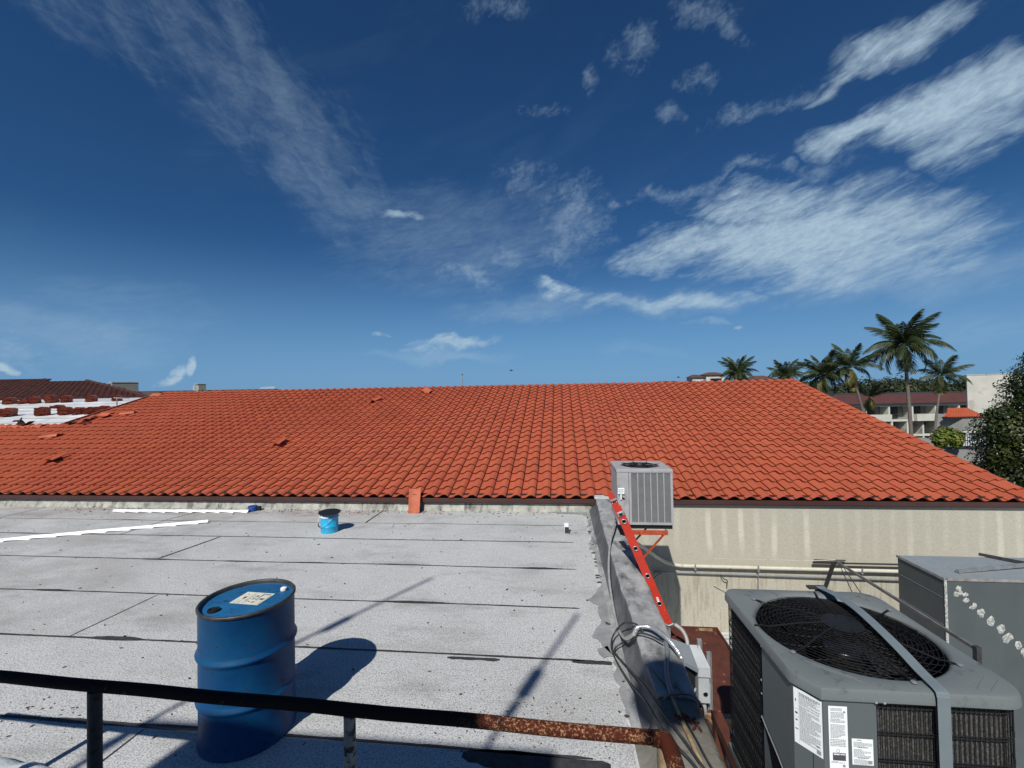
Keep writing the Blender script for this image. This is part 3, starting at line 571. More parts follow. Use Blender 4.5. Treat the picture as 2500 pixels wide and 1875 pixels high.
lt.add(q, [(0,3,2,1),(4,5,6,7),(0,1,5,4),(1,2,6,5),(2,3,7,6),(3,0,4,7)]); cb(lt, 'rake_board', M_TILE_OLD)
# cap tiles along the low ridge at far left
for k in range(12):
    u1 = -15.25 - k * .40; rows = []
    for (u, r_) in ((u1, .115), (u1 - .43, .095)):
        c0 = RP(u, RS - .02, .0)
        rows.append([c0 + Vector((0, r_ * math.cos(PI * j / 10), .02 + r_ * math.sin(PI * j / 10))) for j in range(11)])
    m = MB(); m.grid([rows[1], rows[0]]); b = len(m.v); m.v += [tuple(Vector(p) + Vector((0, 0, -.02))) for p in rows[0]]
    for j in range(10): m.f.append((11 + j, 12 + j, b + j + 1, b + j))
    o = cb(m, 'ridge_cap_tile', M_TILE); o.data.shade_smooth(); o.data.set_sharp_from_angle(angle=R(50))
# plaster base flashing under the eave, wavy and stained
m = MB(); rows = []
for j, (dv, z) in enumerate(((-.055, .006), (-.035, .045), (-.015, .10), (.0, .155))):
    rows.append([(-26 + i * .09, .5 + dv - .006 + .012 * noise.noise(Vector((i * .33, j * .4, 2))) + (.014 * noise.noise(Vector((i * .9, 1, 2))) if j < 3 else 0), z) for i in range(0, 305)])
m.grid(rows); o = cb(m, 'base_flashing', M_CURB, smooth='all')

# ------------------------------------------------------------------ parapet between the two roofs
PW = empty('parapet_wall', (1.5, -4, 0), 'low grey coated parapet wall running from the railing to the cream stucco wall', 'parapet')
def cp(m, name, mt, **k):
    o = m.build(name, mt, **k); o.parent = PW; o.matrix_parent_inverse = Matrix.Translation((-1.5, 4, 0)); return o
def pz(v): return .295 + .012 * noise.noise(Vector((v * .8, 0, 0)))
sec = [(1.262, .008), (1.33, .035), (1.375, .09), (1.395, .15), (1.402, .21), (1.406, .278), (1.418, .294), (1.47, .298), (1.52, .297), (1.57, .299), (1.62, .297), (1.664, .295), (1.678, .283), (1.68, .22), (1.682, 0), (1.684, -.8), (1.686, -2.1)]
rows = []; v0, v1, nst = -4.86, .498, 130
for i in range(nst + 1):
    v = v0 + (v1 - v0) * i / nst; fl = max(0, (v + 1.6) / 2.1)
    row = []
    for j, (u, z) in enumerate(sec):
        P = Vector((u * 2.1, v * 2.1, z * 3)); h = noise.noise(P * 1.7) * .009 + noise.noise(P * 5) * .004
        pin = 0 if j in (0, len(sec) - 1, len(sec) - 2, len(sec) - 3) else 1
        uu = u + (.04 * fl if j >= 3 else 0) + (.10 * fl if 10 <= j else 0) + h * pin
        lowcut = noise.noise(Vector((v * .9, 4, 0))) * .03 if 2 <= j <= 5 else 0
        row.append((uu + lowcut * .8, v, z + (h * 1.0 * pin if j > 1 else 0)))
    rows.append(row)
m = MB(); m.grid(rows); b = len(m.v); m.f.append(tuple(range(len(sec)))[::-1]); m.f.append(tuple(range(nst * len(sec), (nst + 1) * len(sec))))
o = cp(m, 'wall', M_PAR, smooth='all'); o.data.materials.append(M_PARD)
for p in o.data.polygons:
    if len(p.vertices) == 4 and p.index % (len(sec) - 1) in (1, 2, 3, 4): p.material_index = 1
# nearer bare-concrete length of the same wall, a hand lower
m = MB(); rows = []; v0, v1, nst = -12, -4.862, 90
sec2 = [(1.262, .008), (1.33, .03), (1.37, .08), (1.39, .14), (1.40, .20), (1.415, .25), (1.44, .272), (1.50, .276), (1.57, .276), (1.64, .272), (1.668, .255), (1.68, .20), (1.683, 0), (1.686, -2.1)]
for i in range(nst + 1):
    v = v0 + (v1 - v0) * i / nst; rows.append([(u + .006 * noise.noise(Vector((u * 9, v * 4, z * 9))), v, z + (.006 * noise.noise(Vector((u * 5, v * 5, 3))) if z > .1 else 0)) for (u, z) in sec2])
m.grid(rows); m.f.append(tuple(range(nst * len(sec2), (nst + 1) * len(sec2))))
cp(m, 'wall', M_CONC, smooth='all', label='bare stained concrete stretch of the parapet')
MB().box((1.57, .40, .305), (.30, .18, .03)).build('end_cap', M_PATCH).parent = PW
bpy.data.objects['end_cap'].matrix_parent_inverse = Matrix.Translation((-1.5, 4, 0))
# foot dressing: ragged pale band with dark mastic smeared over it
def ragged(poly, amp, seed, n=14):
    out = []
    for i in range(len(poly)):
        a, b = Vector(poly[i]), Vector(poly[(i + 1) % len(poly)]); L = (b - a).length; k = max(2, int(L / .045)); nn_ = Vector((b.y - a.y, a.x - b.x)).normalized()
        for j in range(k):
            p = a.lerp(b, j / k); h = amp * (noise.noise(Vector((p.x * 11, p.y * 11, seed))) + .6 * noise.noise(Vector((p.x * 31, p.y * 31, seed)))); out.append((p.x + nn_.x * h, p.y + nn_.y * h))
    return out
def patch(poly, z, mt, name, amp=.02, seed=0, th=.004):
    poly = ragged(poly, amp, seed); bm = bmesh.new(); vs = [bm.verts.new((x, y, z)) for x, y in poly]; f = bm.faces.new(vs); f.normal_update()
    if f.normal.z < 0: f.normal_flip()
    bmesh.ops.triangulate(bm, faces=[f]); r = bmesh.ops.extrude_face_region(bm, geom=bm.faces[:]); bmesh.ops.translate(bm, vec=(0, 0, -th), verts=[v for v in r['geom'] if isinstance(v, bmesh.types.BMVert)])
    me = bpy.data.meshes.new(name); bm.to_mesh(me); bm.free(); me.materials.append(mt); o = bpy.data.objects.new(name, me); COL.objects.link(o); o.parent = fr; return o
patch([(1.24, .45), (1.16, .42), (1.21, .1), (1.235, -1.0), (1.22, -2.1), (1.235, -3.2), (1.23, -4.1), (1.25, -5.0), (1.24, -6.2), (1.42, -6.2), (1.42, .45)], .0095, M_PATCH, 'edge_strip', .022, 1)
for k, pl in enumerate([[(1.28, -.95), (1.20, -1.45), (1.29, -1.52), (1.42, -1.45), (1.42, -1.0), (1.36, -.9)], [(1.33, .3), (1.36, -.9), (1.42, -.9), (1.42, .4)], [(1.35, -1.5), (1.34, -2.6), (1.42, -2.6), (1.42, -1.5)],
                        [(1.25, -2.62), (1.20, -2.85), (1.10, -2.98), (1.12, -3.05), (1.20, -3.10), (1.17, -3.25), (1.20, -3.45), (1.13, -3.58), (1.09, -3.70), (1.15, -3.78), (1.24, -3.98), (1.30, -3.95), (1.27, -3.3), (1.31, -2.6)], [(1.12, -3.90), (1.2, -3.85), (1.26, -4.0), (1.16, -4.02)],
                        [(1.24, -4.05), (1.235, -4.6), (1.27, -4.75), (1.29, -4.4), (1.28, -4.1)], [(1.36, -3.0), (1.37, -4.3), (1.42, -4.3), (1.42, -3.0)], [(1.34, -4.7), (1.35, -5.6), (1.42, -5.6), (1.42, -4.7)], [(1.24, -5.2), (1.27, -5.25), (1.30, -5.8), (1.24, -5.9)],
                        [(.55, .46), (.8, .36), (1.15, .34), (1.30, .10), (1.36, .1), (1.36, .46)]]):
    patch(pl, .0155, M_MASTIC, 'mastic_patch', .030, k + 30)
rr = random.Random(44)
bl_ = MB()
for _ in range(85):
    cx_, cy_ = rr.uniform(1.24, 1.37), rr.choice((rr.uniform(-2.6, .3), rr.uniform(-4.9, .3))); s_ = rr.uniform(.006, .022); P = []
    for k in range(8): a_ = 2 * PI * k / 8; r_ = s_ * rr.uniform(.6, 1.2); P.append((cx_ + r_ * math.cos(a_) * 1.5, cy_ + r_ * math.sin(a_), .017))
    bl_.add(P + [(cx_, cy_, .017 + s_ * .6)], [(k, (k + 1) % 8, 8) for k in range(8)])
o = bl_.build('tar_blobs', M_TAR, fr); o['kind'] = 'stuff'
# litter: bark flakes, leaf bits, chips of tar
rr = random.Random(11); lit = MB()
def chip(m, x, y, s, z=.009):
    n = rr.randint(4, 6); a0 = rr.random() * 6.3; el_ = rr.uniform(.18, .6); a1 = rr.random() * PI
    P = []
    for k in range(n):
        a = a0 + 2 * PI * k / n; r_ = s * rr.uniform(.6, 1.1); p = Vector((r_ * math.cos(a), r_ * el_ * math.sin(a), 0)); p.rotate(Matrix.Rotation(a1, 3, 'Z')); P.append((x + p.x, y + p.y, z + .35 * s * rr.random()))
    m.add(P + [(p[0], p[1], z - .002) for p in P], [tuple(range(n))] + [(k, (k + 1) % n, n + (k + 1) % n, n + k) for k in range(n)][::1])
for _ in range(520):
    u = rr.uniform(-12, 1.25); v = rr.uniform(-5.6, .45); chip(lit, u, v, rr.uniform(.006, .016) * (1.7 if rr.random() < .12 else 1))
for _ in range(420):
    u = rr.uniform(-9.5, -.3) if rr.random() < .7 else rr.uniform(-9, 1.2); v = .46 - abs(rr.gauss(0, .16)); chip(lit, u, v, rr.uniform(.008, .022))
for _ in range(170):
    u = rr.gauss(.55, .3); v = rr.gauss(-4.75, .16); chip(lit, u, v, rr.uniform(.004, .010))
for _ in range(60): chip(lit, rr.gauss(-3.0, .45), rr.gauss(-4.98, .10), rr.uniform(.005, .012))
lit.build('roof_litter', mat('bark_litter', (.035, .030, .026), rough=.9, col2=(.06, .04, .03), nscale=3), kind='stuff')
tl = MB(); rr = random.Random(5)
for _ in range(70): chip(tl, rr.gauss(-3.1, .55), .40 - abs(rr.gauss(0, .10)), rr.uniform(.008, .022))
for _ in range(16): chip(tl, rr.uniform(-2, 1), .40 - abs(rr.gauss(0, .10)), rr.uniform(.01, .03))
tl.build('broken_tile_crumbs', mat('tile_crumbs', (.33, .10, .06), rough=.9), kind='stuff')
# ================================================================== NEAR OBJECTS
# --- blue drum
D_ = empty('oil_drum', (-1.288, -4.989, .005), 'large blue steel drum with a paper label on its lid, behind the railing', 'drum')
r0 = .283; prof = [(r0 - .012, .0), (r0 + .004, .002), (r0 + .006, .012), (r0, .022)]
for zc in (.295, .585):
    prof += [(r0, zc - .035), (r0 + .004, zc - .022), (r0 + .014, zc - .007), (r0 + .016, zc), (r0 + .014, zc + .007), (r0 + .004, zc + .022), (r0, zc + .035)]
prof += [(r0, .86), (r0 + .001, .862)]
MB().lathe(prof, 72, cap1=False).build('body', M_DRUM, D_, smooth=True)
MB().lathe([(r0 + .001, .858), (r0 + .008, .864), (r0 + .009, .876), (r0 + .004, .883), (r0 - .006, .882), (r0 - .010, .874), (r0 - .012, .855)], 72, cap0=False, cap1=False).build('rim', M_BLACKRIM, D_, smooth='all')
MB().lathe([(r0 - .011, .857), (r0 - .022, .853), (r0 - .035, .858), (.001, .860)], 72, cap0=False).build('lid', M_DRUMTOP, D_, smooth='all')
lab = MB(); rot = R(8)
LB = MB().box((0, 0, .0), (.215, .165, .0016)).build('label', M_PAPER, D_); LB.matrix_local = Matrix.Translation((.02, .018, .8615)) @ Matrix.Rotation(R(-4), 4, 'Z')
pr = MB(); rr = random.Random(2)
for (x, y, w, h) in ((.075, .05, .04, .04), (.075, .0, .035, .035), (.04, .05, .012, .05), (.04, 0, .012, .05), (.04, -.045, .012, .035), (.015, .03, .018, .07), (.012, -.03, .015, .05), (-.01, .0, .006, .1), (-.018, -.02, .004, .1), (.098, 0, .003, .15), (.055, 0, .003, .15), (-.05, .0, .003, .15), (-.03, .02, .003, .11), (-.065, .0, .003, .13), (-.08, 0, .002, .15)):
    for q in range(max(1, int(h / .012))):
        if rr.random() < .82: pr.box((x + rr.uniform(-.001, .001), y - h / 2 + (q + .5) * .012, .0012), (w * rr.uniform(.7, 1), .009, .0006))
pr.build('print', M_PRINTB, LB)
MB().box((-.06, .0, .0011), (.02, .03, .0006)).build('stain', mat('red_stamp', (.25, .04, .03)), LB)
MB().lathe([(.036, .8605), (.036, .872), (.028, .874), (.026, .866), (.001, .866)], 24, (-.115, -.165, 0), cap0=False).build('bung', M_BLACK, D_, smooth=True)
MB().box((-.115, -.165, .871), (.034, .010, .009)).build('bung_bar', M_BLACK, D_)
MB().lathe([(.021, .8605), (.021, .876), (.015, .881), (.001, .882)], 20, (.155, .155, 0), cap0=False).build('vent_cap', M_WHITE, D_, smooth=True)
# --- paint bucket
K = empty('paint_bucket', (-2.97, -.85, .004), 'small sky blue paint pail under a black lid, on the flat roof', 'bucket')
MB().lathe([(.128, 0), (.134, .003), (.135, .02), (.137, .10), (.140, .104), (.137, .108), (.139, .24), (.142, .243), (.142, .25)], 40, cap1=False).build('body', M_BUCKET, K, smooth=True)
MB().lathe([(.1425, .25), (.144, .30), (.147, .304), (.147, .318)], 40, cap0=False, cap1=False).build('collar', M_BUCKETDK, K, smooth=True)
pm = MB(); rr = random.Random(4)
pts = []; 
for k in range(15):
    a = R(205 + k * 6.2); h = .018 + .03 * rr.random()
    pts.append(((.1465 * math.cos(a), .1465 * math.sin(a), .252), (.1475 * math.cos(a), .1475 * math.sin(a), .252 + h)))
pm.grid([[p[0] for p in pts], [p[1] for p in pts]]).build('paint_drips', M_WHITE, K)
ld = MB(); ld.lathe([(.165, .318), (.172, .322), (.170, .330), (.08, .334), (.001, .333)], 40); ld = ld.build('lid', M_BLACK, K, smooth=True); ld.rotation_euler = (R(3), R(2), 0)
MB().box((-.178, .01, .325), (.03, .02, .005)).box((.16, .07, .325), (.04, .02, .005)).build('lid_tab', M_BLACK, K)
hp = [(-.150, -.02, .265), (-.160, -.06, .20), (-.13, -.115, .135), (-.06, -.150, .115), (.02, -.158, .16), (.09, -.13, .23), (.148, -.01, .27)]
MB().tube(smoothpath(hp), .003, 6).build('handle', M_ALU, K, smooth='all')
MB().tube(smoothpath([(-.155, -.075, .155), (-.11, -.138, .125), (-.075, -.152, .115)], 4), .008, 6).build('grip', M_BLACK, K, smooth='all')
# --- a tile propped against the plaster flashing, loose tiles on the slope
def loose(name, loc, rot, label, m=M_TILE, sc=1, grp='loose roof tiles lying about'):
    mb = MB(); tile_mesh(mb, .30, .42, lambda x, y, z: Vector((x - .15, y - .21, z)), lift=0, thick=.017)
    bq = len(mb.v); n = 12
    mb.v += [(v[0], v[1], v[2] - .016) for v in mb.v[:24]]
    for i in range(11): mb.f += [(bq + i + 1, bq + i, bq + 12 + i, bq + 13 + i), (12 + i + 1, 12 + i, bq + 12 + i, bq + 13 + i)]
    mb.f += [(0, 12, bq + 12, bq), (11, bq + 11, bq + 23, 23)]
    o = mb.build(name, m, smooth=True, label=label, cat='roof tile', group=grp); o.location = loc; o.rotation_euler = rot; o.scale = (sc,) * 3; return o
def loosep(a, s, n, rz, tilt, label, m=M_TILE, rx=0):
    o = loose('roof_tile', RP(a, s, n), (0, 0, 0), label, m)
    o.rotation_euler = (Matrix.Rotation(ALPHA, 3, 'X') @ Matrix.Rotation(rz, 3, 'Z') @ Matrix.Rotation(tilt, 3, 'Y') @ Matrix.Rotation(rx, 3, 'X')).to_euler(); return o
o = MB()
rows = []
for y, sc_ in ((-.225, .92), (.225, 1.0)):
    rows.append([(sc_ * x, y, -.035 * math.cos(PI * x / .24) * 1.0 + .035 + .0) for x in [(-.115 + .23 * k / 10) for k in range(11)]])
o.grid(rows); b = len(o.v); o.v += [(v[0], v[1], v[2] - .017) for v in o.v[:22]]
for i in range(10): o.f += [(b + i + 1, b + i, b + 11 + i, b + 12 + i), (i + 1, i, b + i, b + i + 1), (11 + i, 12 + i, b + 12 + i, b + 11 + i)]
o.f += [(0, 11, b + 11, b), (10, b + 10, b + 21, 21)]
o = o.build('roof_tile', mat('tile_back', (.46, .13, .065), rough=.75, col2=(.36, .09, .045), nscale=9, bump=.002, bscale=50), smooth=True, label='single pink-orange barrel tile standing propped against the eave, hollow side out', cat='roof tile')
o.location = (-1.93, .36, .218); o.rotation_euler = (R(70), R(-2), R(2))
loosep(-6.40, 2.62, .085, R(4), R(-16), 'lifted tile lying mid slope, upslope of the blue pail and casting a black shadow')
loosep(-11.7, 1.66, .10, R(6), R(-17), 'lifted tile low on the left part of the slope with a dark gap below')
loosep(-5.35, 6.38, .08, R(-14), R(-12), 'crooked tile in the upper courses left of the far pole')
loosep(-3.85, 7.42, .09, R(42), R(-6), 'crooked tile near the ridge turned diagonally', rx=R(8))
loosep(-14.35, 4.75, .10, R(25), R(-8), 'tile on the pile of broken pieces by the left edge of the roof', M_TILE_OLD)
loosep(-14.05, 5.05, .13, R(80), R(4), 'tile lying crosswise on top of the broken pile at the roof edge', M_TILE)
loosep(-13.5, 5.35, .09, R(-70), R(3), 'pale long tile lying crosswise just right of the broken pile')
loosep(-14.6, 7.55, .08, R(85), R(0), 'tile lying flat close to the left end of the high ridge')
loosep(-13.9, 3.3, .085, R(-68), R(2), 'pale tile lying crosswise on the lower left courses', M_TILE_OLD)
rb = MB(); rr = random.Random(9)
for k in range(9):
    rb.box(RP(-14.35 + rr.uniform(-.3, .5), 4.55 + rr.uniform(-.25, .15), .07 + .02 * k * .5), (rr.uniform(.1, .3), rr.uniform(.05, .12), .016), Matrix.Rotation(rr.uniform(0, 3), 3, 'Z') @ Matrix.Rotation(rr.uniform(-.4, .4), 3, 'X'))
rb.build('tile_rubble', M_TILE_DARK, label='dark heap of broken tile pieces by the left edge of the high roof', cat='rubble')
# bent dark scrap on the low ridge at far left
sc = MB(); c0 = RP(-15.95, RS, .13)
sc.grid([[c0 + Vector((-.32 + .08 * k, dy, .10 * math.sin(k * .9 + .4) * (1 if k < 5 else .6) + .05)) for k in range(9)] for dy in (-.09, .09)])
sc.tube([c0 + Vector((-.2, 0, 0)), c0 + Vector((-.08, 0, .22))], [.05, .015], 6)
sc.build('scrap_tile', M_TILE_DARK, smooth='all', label='dark bent scrap lying on the low ridge caps at far left', cat='scrap')
# --- blue tape roll
T_ = MB().lathe([(.055, 0), (.083, .0), (.087, .01), (.087, .085), (.083, .095), (.055, .095), (.052, .085), (.052, .01), (.055, 0)], 24, cap0=False, cap1=False)
T_.build('tape_roll', M_BLUE, smooth=True, label='dark blue roll by the plaster flashing, left of the pail', cat='roll').location = (-5.2, .33, .006)
MB().box((-5.09, .36, .05), (.07, .06, .08)).build('black_lump', M_BLACK, bevel=.01, label='small black lump touching the dark blue roll', cat='cap')
# --- white eave closure strips
def strip(a, b, label, waves, ph=0, h=.058):
    a, b = Vector(a), Vector(b); d = (b - a); L = d.length; d.normalize(); nrm = Vector((-d.y, d.x, 0)); n = waves * 10; m = MB(); rows = [[], [], []]
    for i in range(n + 1):
        t = i / n; p = a + d * L * t; w = ((t * waves + ph) % 1.0); sc_ = .022 * (w ** 1.6) - .004
        top = h + .006 * noise.noise(Vector((t * 9, L, 0)))
        base = p + nrm * .028; 
        rows[0].append(p + nrm * .055 + Vector((0, 0, top - .004))); rows[1].append(base + Vector((0, 0, top))); rows[2].append(p + Vector((0, 0, max(.003, .019 - sc_))))
    m.grid(rows); bb_ = len(m.v); m.v += [tuple(Vector(q) + Vector((0, .003, -.002))) for q in m.v[:bb_]]
    w_ = n + 1
    for r in range(2):
        for k in range(n): q0 = bb_ + r * w_ + k; m.f.append((q0 + w_, q0 + w_ + 1, q0 + 1, q0))
    o = m.build('eave_strip', M_WHITE, label=label, cat='metal strip', group='white scalloped eave strips on the flat roof')
    hm = MB()
    for k in range(waves):
        p = a + d * L * (k + .5) / waves + nrm * .014; hm.lathe([(.006, 0), (.006, .003)], 8, (p.x, p.y, (h + .019) / 2 + .004))
    hm.build('nail_hole', M_DARK, o)
    return o
strip((-8.02, .10, 0), (-5.19, .17, 0), 'straight white scalloped metal strip lying parallel to the eave', 10)
strip((-9.4, -2.24, 0), (-5.45, -.50, 0), 'slanting white scalloped metal strip lying across the membrane seams at left', 13, .4)
strip((-5.155, .165, 0), (-5.14, .168, 0), 'x', 1) if False else None
# --- pvc stub, plastic scrap
st = empty('pipe_stub', (.90, -.74, .004), 'small white plastic stub standing on the flat roof near the parapet', 'pipe stub')
m = MB(); m.bb((-.033, -.03, .10), (.033, .03, .155)).bb((-.033, .01, 0), (.033, .03, .10)); m.build('white_stub', M_WHITE, st, bevel=.004)
MB().add([(-.03, -.012, 0), (.06, -.03, 0), (.03, .0, .10), (-.02, 0, .11)], [(0, 1, 2, 3)]).bb((-.028, -.012, 0), (.02, .008, .098)).build('torn_boot', M_TAR, st)
# pale crumpled sheet at the lower left corner
cx, cy = -2.35, -5.72; m = MB(); rows = []
for i in range(25):
    row = []
    for j in range(25):
        x = (i / 24 - .5) * .95; y = (j / 24 - .5) * .66; e = 1 - max(abs(x) / .475, abs(y) / .33) ** 6
        row.append((cx + x * (1 + .07 * noise.noise(Vector((j * .3, 1, 3)))), cy + y * (1 + .09 * noise.noise(Vector((i * .3, 1, 1)))) - .10 * x, .01 + .10 * e * (.8 + .5 * noise.noise(Vector((x * 3, y * 3, 2)))) + .012 * noise.noise(Vector((x * 14, y * 14, 2)))))
    rows.append(row)
m.grid(rows).build('foam_block', mat('pale_foam', (.55, .60, .60), rough=.8, col2=(.45, .50, .51), nscale=18, bump=.004, bscale=70), smooth='all', label='pale crumpled foam sheet at the lower left behind the railing post', cat='foam sheet')
# --- railing
RL = empty('railing', (-.2, -6.05, 0), 'rusty black pipe railing crossing the foreground', 'railing')
def cr(m, name, mt, **k):
    o = m.build(name, mt, **k); o.parent = RL; o.matrix_parent_inverse = Matrix.Translation((.2, 6.05, 0)); return o
A0, A1 = Vector((-3.4, -5.93, .96)), Vector((1.185, -6.115, .96))
cr(MB().tube([A0.lerp(A1, k / 30) + Vector((0, 0, .002 * math.sin(k * 1.3))) for k in range(31)], .0245, 20), 'top_rail', M_RAIL, smooth=True)
cr(MB().tube([A1 + Vector((-.03, 0, 0)), A1 + Vector((.0, -.0, .0)), A1 + Vector((.018, -.012, 0)), A1 + Vector((.025, -.04, 0)), A1 + Vector((.03, -1.6, 0))], [.0255, .029, .031, .030, .029], 20), 'return_rail', M_RAIL, smooth=True)
for k, (u, mt) in enumerate(((-1.252, M_POSTD), (-.032, M_POST), (1.196, M_RUSTPALE), (-2.5, M_POSTD))):
    v = A0.y + (u - A0.x) / (A1.x - A0.x) * (A1.y - A0.y)
    cr(MB().tube([(u, v, 0), (u, v, .5), (u, v, .94)], .0265 if k == 0 else .0235, 16), 'post', mt, smooth=True, **({'label': 'post with flaking pale paint'} if k == 1 else {}))
    cr(MB().lathe([(.05, 0), (.05, .01), (.03, .012)], 16, (u, v, .004)), 'base_plate', M_RUST)
cr(MB().tube([(-3.4, -5.93, .5), (1.185, -6.115, .5)], .022, 12), 'mid_rail', M_RAIL, smooth=True) if False else None
# --- large condenser
A = empty('condenser_unit', (2.205, -5.45, .12), 'large grey air conditioning condenser with a strapped black fan guard on top', 'air conditioner')
def ca(m, name, mt, parent=None, **k):
    o = m.build(name, mt, **k)
    if parent is None: o.parent = A; o.matrix_parent_inverse = Matrix.Translation((-2.205, 5.45, -.12))
    else: o.parent = parent; 
    return o
x0, x1, y0, y1 = 1.785, 2.625, -5.905, -4.995; CX, CY, FR = 2.205, -5.44, .375
def outline(ins=0, ch=.105, n=7):
    P = []
    def corner(cx, cy, r, a0):
        for k in range(n + 1):
            a = R(a0 + 90 * k / n); P.append((cx + r * math.cos(a), cy + r * math.sin(a)))
    X0, X1, Y0, Y1 = x0 + ins, x1 - ins, y0 + ins, y1 - ins
    corner(X1 - .10 , Y0 + .10, .10, 270); corner(X1 - .10, Y1 - .10, .10, 0); corner(X0 + .075, Y1 - .075, .075, 90)
    c = ch; P.append((X0, Y0 + c)); P.append((X0 + c * .66, Y0)); 
    # subdivide long edges
    Q = []
    for i in range(len(P)):
        a, b = Vector(P[i]), Vector(P[(i + 1) % len(P)]); k = max(1, int((b - a).length / .04))
        for j in range(k): Q.append(tuple(a.lerp(b, j / k)))
    return Q
O0 = outline(); ZT = 1.04; m = MB(); nO = len(O0)
def ring(P, z): return [(p[0], p[1], z) for p in P]
def inset(P, d): 
    return [(CX + (p[0] - CX) * (1 - d / math.hypot(p[0] - CX, p[1] - CY)), CY + (p[1] - CY) * (1 - d / math.hypot(p[0] - CX, p[1] - CY))) for p in P]
def circ(P, r): return [(CX + (p[0] - CX) * r / math.hypot(p[0] - CX, p[1] - CY), CY + (p[1] - CY) * r / math.hypot(p[0] - CX, p[1] - CY)) for p in P]
layers = [ring(inset(O0, .012), ZT - .050), ring(O0, ZT - .047), ring(O0, ZT - .032), ring(inset(O0, .002), ZT - .028), ring(inset(O0, .002), ZT - .016), ring(inset(O0, .010), ZT - .004), ring(inset(O0, .024), ZT)]
mid = [((a[0] + b[0]) / 2, (a[1] + b[1]) / 2) for a, b in zip(inset(O0, .03), circ(O0, FR + .02))]
layers += [ring(circ(O0, FR + .022), ZT + .001), ring(circ(O0, FR + .008), ZT - .006), ring(circ(O0, FR), ZT - .02), ring(circ(O0, FR), ZT - .10)]
for L_ in layers: L_.append(L_[0])
m.grid(layers); ca(m, 'top_cover', M_ACGREY, smooth=True)
# stamped creases on the cover corners
for (a, b) in (((1.832, -5.10), (1.905, -5.035)), ((1.848, -5.13), (1.935, -5.05)), ((1.90, -5.75), (2.05, -5.862)), ((1.885, -5.72), (2.03, -5.835)), ((2.45, -5.865), (2.55, -5.78)), ((2.49, -5.875), (2.585, -5.80)), ((2.5, -5.04), (2.58, -5.12))):
    ca(MB().bar((*a, ZT + .0012), (*b, ZT + .0012), .006, .0035), 'stamped_crease', M_ACGREY, bevel=.0015)
# body panels (left face: coil guard then solid panel; chamfer; front: panel then coil guard)
zb, zt = .13, ZT - .048
ca(MB().bb((1.797, -5.80, zb), (1.801, -5.505, zt)).bb((1.797, -5.51, zb), (1.83, -5.505, zt)), 'side_panel', M_ACGREYD)
m = MB(); m.add([(1.797, -5.80, zb), (1.866, -5.893, zb), (1.866, -5.893, zt), (1.797, -5.80, zt)], [(0, 1, 2, 3)]); ca(m, 'corner_panel', M_ACGREYD)
ca(MB().bb((1.866, -5.893, zb), (2.062, -5.889, zt)).bb((2.058, -5.889, zb), (2.062, -5.86, zt)), 'front_panel', M_ACGREYD)
ca(MB().bb((1.80, -5.92 + .045, .10), (2.61, -5.01, zb)), 'base_pan', M_ACGREYD)
# dark interior and coil behind the guards
co = MB()
pathF = [(2.064, -5.878)] + [(2.515 + .095 * math.cos(R(270 + 10 * k)), -5.783 + .095 * math.sin(R(270 + 10 * k))) for k in range(10)] + [(2.61, -5.10)] + [(2.515 + .095 * math.cos(R(10 * k)), -5.105 + .095 * math.sin(R(10 * k))) for k in range(10)] + [(1.88, -5.01)] + [(1.875 + .07 * math.cos(R(90 + 10 * k)), -5.08 + .07 * math.sin(R(90 + 10 * k))) for k in range(10)] + [(1.805, -5.505)]
def along(path, step):
    out = []; 
    for i in range(len(path) - 1):
        a, b = Vector(path[i]), Vector(path[i + 1]); L = (b - a).length; k = max(1, round(L / step)); d = (b - a).normalized()
        for j in range(k): out.append((a.lerp(b, j / k), Vector((d.y, -d.x))))
    return out
AL = along(pathF, .0088)
co.grid([[(p.x - n_.x * .016, p.y - n_.y * .016, zb) for p, n_ in AL], [(p.x - n_.x * .016, p.y - n_.y * .016, zt) for p, n_ in AL]])
co.f = [f[::-1] for f in co.f]
ca(co, 'coil', M_FINS)
fn = MB()
for p, n_ in AL[::2]:
    q = p - n_ * .012; fn.bar((q.x, q.y, zb), (q.x, q.y, zt - .01), .0022, .008)
f2 = ca(fn, 'coil_fins', M_FINS); f2['kind'] = 'stuff'
gw = MB()
for i, (p, n_) in enumerate(AL[::2]): gw.bar((p.x + n_.x * .003, p.y + n_.y * .003, zb), (p.x + n_.x * .003, p.y + n_.y * .003, zt), .0024)
gv = ca(gw, 'guard_wires', M_BLACKW); gv['kind'] = 'stuff'
zz = [zt - .015, zt - .03] + [zt - .03 - .105 * k for k in range(1, 8)]
for k, z in enumerate(zz):
    for dz in ((0,) if k < 2 else (0, .010)):
        ca(MB().tube([(p.x + n_.x * .004, p.y + n_.y * .004, z + dz) for p, n_ in AL[::3]], .0022, 5, caps=False), 'guard_bar', M_BLACKW)
# finer extra bars on the left side guard
lb = MB()
for k in range(1, 22): z = zt - .04 * k; lb.tube([(1.800, -5.50, z), (1.800, -5.08, z)], .0018, 5)
ca(lb, 'side_guard_mesh', M_BLACKW)
ca(MB().bb((1.84, -5.86, zb), (2.04, -5.6, zt - .12)), 'electrical_bay', M_DARK)
